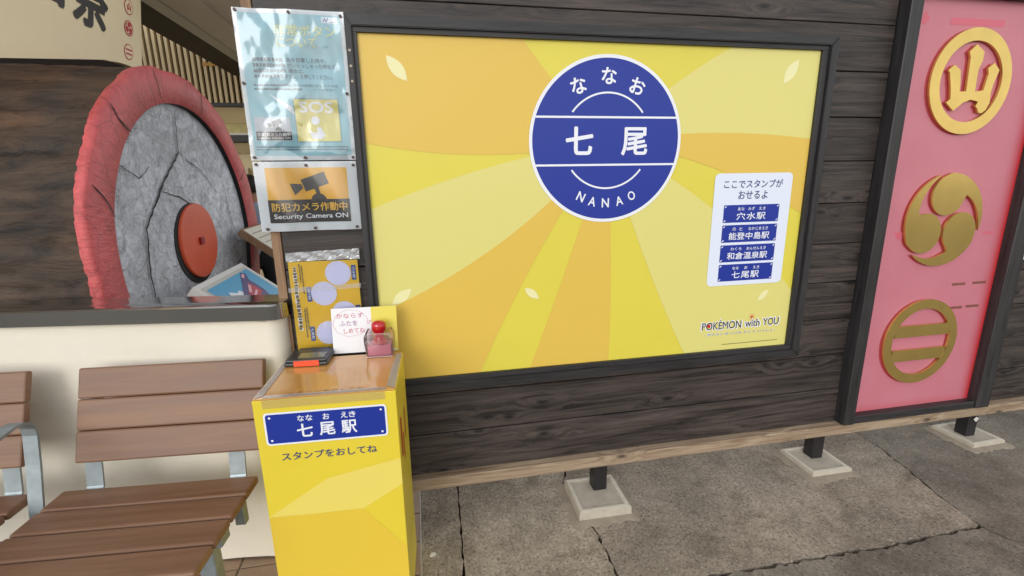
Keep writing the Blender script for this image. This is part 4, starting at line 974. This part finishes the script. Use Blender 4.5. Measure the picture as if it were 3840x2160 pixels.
bm = bmesh.new(); box_bm(bm, -0.004, 0.010, -0.022, 0.022, -0.022, 0.022, 0.004); from_bm('hub_pin', bm, mat('dark red pin', (150, 30, 36), 0.4), wh)
# cradle under the wheel
for x in (-1.30, -2.10):
    cr = thing('wheel_chock', 'timber cradle under the giant wheel, ' + ('near its red rim' if x > -1.5 else 'at its far end'), 'cradle', (x, WHY, 0), 0)
    plate('block', [(-0.10, 0.0), (0.10, 0.0), (0.10, 0.235), (-0.10, 0.235)], -0.55, 0.55, STRIPWOOD, cr)

# signboard above the wheel (characters cut off by the frame)
sb = thing('calligraphy_board', 'cream hanging board with brush lettering and red crests above the wheel', 'board', (-1.3, 1.344, 2.207), 0)
th = rad(19.3)
def sbm(off): return lambda u, v: (off, u * cos(th) + v * sin(th) * 1.0, -u * sin(th) * 0.0 + v * cos(th))
BOARD = mat('cream board', (244, 226, 186), 0.6, var=0.03)
def solid_board():
    bm = bmesh.new(); f = sbm(0); low = []
    for i in range(41):                                    # lower edge scribed over the round log
        y = -0.38 + (1.335 + 0.38) * i / 40; d = y - 1.198
        lz = 1.2 + math.sqrt(max(0.0, 0.952 ** 2 - d * d)) if y > 1.0 else 1.545 + (y + 1.917) * 0.203; low.append((0, y - 1.344, lz - 2.207))
    q = low + [f(0.0, 0.385), f(-1.85, 0.385)]
    a = [bm.verts.new(p) for p in q]; b = [bm.verts.new((p[0] - 0.03, p[1], p[2])) for p in q]
    bm.faces.new(a); bm.faces.new(b[::-1]); n = len(q)
    for i in range(n): bm.faces.new((a[i], b[i], b[(i + 1) % n], a[(i + 1) % n]))
    bmesh.ops.recalc_face_normals(bm, faces=bm.faces)
    return from_bm('panel', bm, BOARD, sb)
solid_board()
REDC = mat('crest red', (188, 44, 62), .5)
def rp(cu, cv, r): return ring_pts(cu, cv, r, 32)
for v in (0.277, 0.154, 0.018):
    flat('crest_ring', [rp(-0.129, v, 0.045)], sbm(0.0012), REDC, sb)
    flat('crest_ground', [rp(-0.129, v, 0.039)], sbm(0.0020), BOARD, sb)
flat('crest_mark', [[(-0.129 + (u - 2.706) * 0.158, 0.154 + (w - 1.305) * 0.158) for u, w in tomoe(a)] for a in (90, 210, 330)], sbm(0.0028), REDC, sb)
flat('crest_mark', [[(-0.160, 0.018 + dz), (-0.098, 0.018 + dz), (-0.098, 0.028 + dz), (-0.160, 0.028 + dz)] for dz in (-0.017, 0.007)], sbm(0.0028), REDC, sb)
flat('crest_mark', [[(-0.129 + (u - 2.706) * 0.158, 0.277 + (w - 1.945) * 0.158) for u, w in yama]], sbm(0.0028), REDC, sb)
BRUSH = mat('brush black', (38, 34, 32), .55)
text('brush_lettering', '祭', -0.465, 0.214, 0.27, 0.30, sbm(0.0018), BRUSH, sb, bold=0.035)
text('brush_lettering', '柏', -0.80, 0.235, 0.27, 0.28, sbm(0.0018), BRUSH, sb, bold=0.035)

# information lecterns beside the wheel
tl = rad(39)
def lectern(name, label, x, y0, y1, z, wdt, edge, top, parentmat):
    o = thing(name, label, 'lectern', (x, y0, z))
    def lm(off): return lambda u, v: (v * cos(tl) + off * sin(tl), u, -v * sin(tl) + off * cos(tl))
    L = y1 - y0
    bm = bmesh.new(); a, b = [], []
    for u, v in ((0, 0), (L, 0), (L, wdt), (0, wdt)):
        a.append(bm.verts.new(lm(0)(u, v))); b.append(bm.verts.new(lm(-edge)(u, v)))
    bm.faces.new(a); bm.faces.new(b[::-1])
    for i in range(4): bm.faces.new((a[i], b[i], b[(i + 1) % 4], a[(i + 1) % 4]))
    bmesh.ops.recalc_face_normals(bm, faces=bm.faces); from_bm('slab', bm, parentmat, o)
    box('post', wdt * .4, wdt * .4 + .05, L / 2 - .12, L / 2 + .12, -z + 0.004, -wdt * .42, GALV, o)
    return o, lm, L
WHF = mat('white lectern frame', (226, 224, 220), 0.4)
o, lm_, L = lectern('information_lectern', 'white framed lectern with blue picture of a festival float beside the wheel', -0.935, 0.640, 1.330, 1.035, 0.46, 0.05, None, WHF)
PICB = mat('picture sky blue', (74, 164, 208), 0.35)
def border(k, w, wd): return [[(k, k), (L - k, k), (L - k, wd - k), (k, wd - k)]]
flat('aluminium_edge', border(0.028, 0, 0.46), lm_(0.0015), mat('dull aluminium', (206, 204, 198), .35, metal=.4), o)
PIC = flat('picture', border(0.050, 0, 0.46), lm_(0.0025), PICB, o)
flat('picture_cloud', [[(0.055, .16), (.10, .13), (.14, .15), (.17, .12), (.23, .15), (.27, .14), (.30, .19), (.30, .40), (.055, .40)]], lm_(0.0033), WHITE, PIC)
flat('picture_float', [[(.20, .20), (.52, .055), (.56, .075), (.50, .12), (.50, .22), (.44, .30), (.28, .30), (.24, .24)]], lm_(0.0041), mat('float purple', (74, 62, 120), .4), PIC)
flat('picture_float', [[(.28, .20), (.44, .13), (.46, .17), (.46, .22), (.30, .25)]], lm_(0.0049), mat('float red', (184, 44, 66), .4), PIC)
flat('picture_float', [[(.33, .18), (.42, .14), (.43, .155), (.34, .195)], [(.33, .21), (.42, .19), (.42, .205), (.33, .225)], [(.46, .085), (.51, .066), (.525, .078), (.47, .10)]], lm_(0.0057), mat('float pink', (232, 176, 190), .4), PIC)
flat('picture_float', [[(.30, .30), (.46, .29), (.46, .36), (.30, .36)]], lm_(0.0049), mat('picture green', (86, 140, 84), .4), PIC)
o, lm_, L = lectern('wooden_lectern', 'wood edged lectern with white paper top beyond the blue picture lectern', -1.010, 1.636, 2.25, 1.215, 0.45, 0.045, None, STRIPWOOD)
flat('paper_top', [[(0.02, 0.012), (L - .02, 0.012), (L - .02, .43), (0.02, .43)]], lm_(0.0015), mat('paper top', (226, 220, 206), .6), o)
flat('text_rows', [[(0.06, .06 + .05 * k), (L - .08, .06 + .05 * k), (L - .08, .066 + .05 * k), (0.06, .066 + .05 * k)] for k in range(7)], lm_(0.0023), GR, o)

# ---------------------------------------------------------------- hall background
hall = thing('hall_back_wall', 'cream back wall of the hall with slatted transom and dark rails', 'wall', (0, 4.0, 0))
CREAMW = mat('cream wall', (220, 202, 160), 0.7, var=0.06); SLAT = mat('cream slat', (226, 204, 162), 0.6, rnd=0.06, var=0.04)
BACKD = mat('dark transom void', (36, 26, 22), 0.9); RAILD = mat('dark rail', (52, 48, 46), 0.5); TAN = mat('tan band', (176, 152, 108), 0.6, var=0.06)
box('lower_wall', -6, -0.4, 0.02, 0.12, 0.0, 1.81, CREAMW, hall)
box('band', -6, -0.4, 0.0, 0.12, 1.812, 1.930, TAN, hall)
box('rail', -6, -0.4, -0.04, 0.12, 1.932, 2.006, RAILD, hall, 0.004)
box('white_line', -6, -0.4, -0.01, 0.12, 2.0065, 2.030, mat('white line', (230, 224, 210), .6), hall)
box('patterned_band', -6, -0.4, 0.0, 0.12, 2.0305, 2.125, mat('patterned band', (206, 190, 128), .6, var=.25, vscale=12), hall)
box('upper_band', -6, -0.4, -0.01, 0.12, 2.1255, 2.292, mat('upper cream band', (196, 172, 122), .6, var=.05), hall)
box('rail', -6, -0.4, -0.04, 0.12, 2.2925, 2.334, RAILD, hall, 0.004)
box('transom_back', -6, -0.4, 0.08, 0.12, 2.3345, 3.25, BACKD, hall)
sl = None
for i in range(26):
    x = -2.52 + 0.0553 * i
    if sl is None: sl = box('slat', -0.0135, 0.0135, 0.0, 0.05, 2.336, 3.24, SLAT, hall); s_ = sl
    else: s_ = sl.copy(); COL.objects.link(s_)
    s_.location = (x, 0, 0)
for x in (-1.66, -1.575): box('wall_post', x, x + 0.035, -0.03, 0.0195, 0.9, 1.66, mat('post cream', (214, 200, 168), .6), hall)
box('amber_tag', -1.93, -1.80, -0.004, -0.0005, 2.70, 2.73, mat('amber tag', (206, 150, 62), .5), hall)
beam = thing('ceiling_beam', 'dark ceiling beam with grey steel flange running back over the wheel', 'beam', (0, 0, 0))
box('dark_web', -1.62, -1.372, 1.5, 3.95, 2.60, 3.1, DARKCEIL, beam)
box('grey_flange', -1.3715, -1.268, 1.5, 3.95, 2.592, 3.1, mat('grey steel', (204, 200, 194), 0.4, var=0.08), beam, 0.006)
sof = box('soffit', -1.2675, -0.45, 1.45, 3.95, 2.60, 2.66, ROOF, None); sof['kind'] = 'structure'
for x in (-1.04, -0.62): 
    rb = box('soffit_batten', x - 0.02, x + 0.02, 1.45, 3.95, 2.585, 2.5995, ROOF, sof)

# a person far inside the hall, mostly hidden by the wheel and the notices
def person():
    p = thing('person', 'person with dark hair and pale blue shirt standing far inside the hall', 'person', (-1.335, 3.0, 0), rad(200))
    me = bpy.data.meshes.new('body')
    V = [(0, 0, .82), (0, 0, 1.0), (0, 0, 1.20), (0, 0, 1.30), (0, 0.01, 1.36), (0, 0.015, 1.46), (0.15, 0, 1.25), (0.20, 0.02, 1.02), (0.19, -0.06, .80), (-0.15, 0, 1.25), (-0.20, 0.02, 1.02), (-0.19, -0.06, .80),
         (0.085, 0, .76), (0.09, 0, .44), (0.09, 0.03, .07), (0.09, -0.10, .04), (-0.085, 0, .76), (-0.09, 0, .44), (-0.09, 0.03, .07), (-0.09, -0.10, .04)]
    E = [(0, 1), (1, 2), (2, 3), (3, 4), (4, 5), (2, 6), (6, 7), (7, 8), (2, 9), (9, 10), (10, 11), (0, 12), (12, 13), (13, 14), (14, 15), (0, 16), (16, 17), (17, 18), (18, 19)]
    Rd = [.13, .12, .14, .07, .05, .085, .055, .042, .03, .055, .042, .03, .085, .06, .04, .035, .085, .06, .04, .035]
    me.from_pydata(V, E, []); ob = bpy.data.objects.new('body', me); COL.objects.link(ob); ob.parent = p
    sk = ob.modifiers.new('skin', 'SKIN'); sb_ = ob.modifiers.new('sub', 'SUBSURF'); sb_.levels = 2; sb_.render_levels = 2
    for i, r in enumerate(Rd): me.skin_vertices[0].data[i].radius = (r, r * 0.8 if i < 4 else r)
    me.skin_vertices[0].data[0].use_root = True
    bpy.context.view_layer.update()
    grown = bpy.data.meshes.new_from_object(ob.evaluated_get(bpy.context.evaluated_depsgraph_get()))
    ob.modifiers.clear(); ob.data = grown; grown.materials.clear()
    for mm in (mat('pale blue cloth', (172, 190, 214), .8), mat('dark trousers', (34, 32, 36), .8), mat('skin', (198, 150, 124), .6), mat('dark shoes', (26, 24, 24), .5)): grown.materials.append(mm)
    for pl in grown.polygons:
        c = pl.center; pl.use_smooth = True
        pl.material_index = 3 if c.z < 0.09 else 2 if (c.z > 1.33 or (abs(c.x) > 0.155 and c.z < 1.0)) else 1 if c.z < 0.88 else 0
    bm = bmesh.new(); bmesh.ops.create_uvsphere(bm, u_segments=20, v_segments=14, radius=0.103)
    for v in bm.verts:
        v.co = Vector((v.co.x * 0.86, v.co.y * 1.0 + 0.025, v.co.z * 1.10 + 1.475))
    bmesh.ops.delete(bm, geom=[v for v in bm.verts if v.co.y < -0.015 and v.co.z < 1.515 or v.co.z < 1.41], context='VERTS')
    from_bm('hair', bm, mat('dark hair', (30, 26, 26), .6), p, smooth=True)
person()

# scrap of paper on the concrete
ps = bmesh.new(); bmesh.ops.create_icosphere(ps, subdivisions=2, radius=0.013)
for v in ps.verts: v.co = Vector((v.co.x * 1.1 + random.uniform(-.003, .003), v.co.y * 0.9 + random.uniform(-.003, .003), max(0.0, v.co.z * 0.45 + 0.005 + random.uniform(-.002, .002))))
sc = from_bm('paper_scrap', ps, mat('scrap white', (220, 214, 202), .8)); sc.location = (0.152, -0.185, 0.0)
tag(sc, 'tiny crumpled white scrap lying on the concrete beside the tiles', 'scrap')
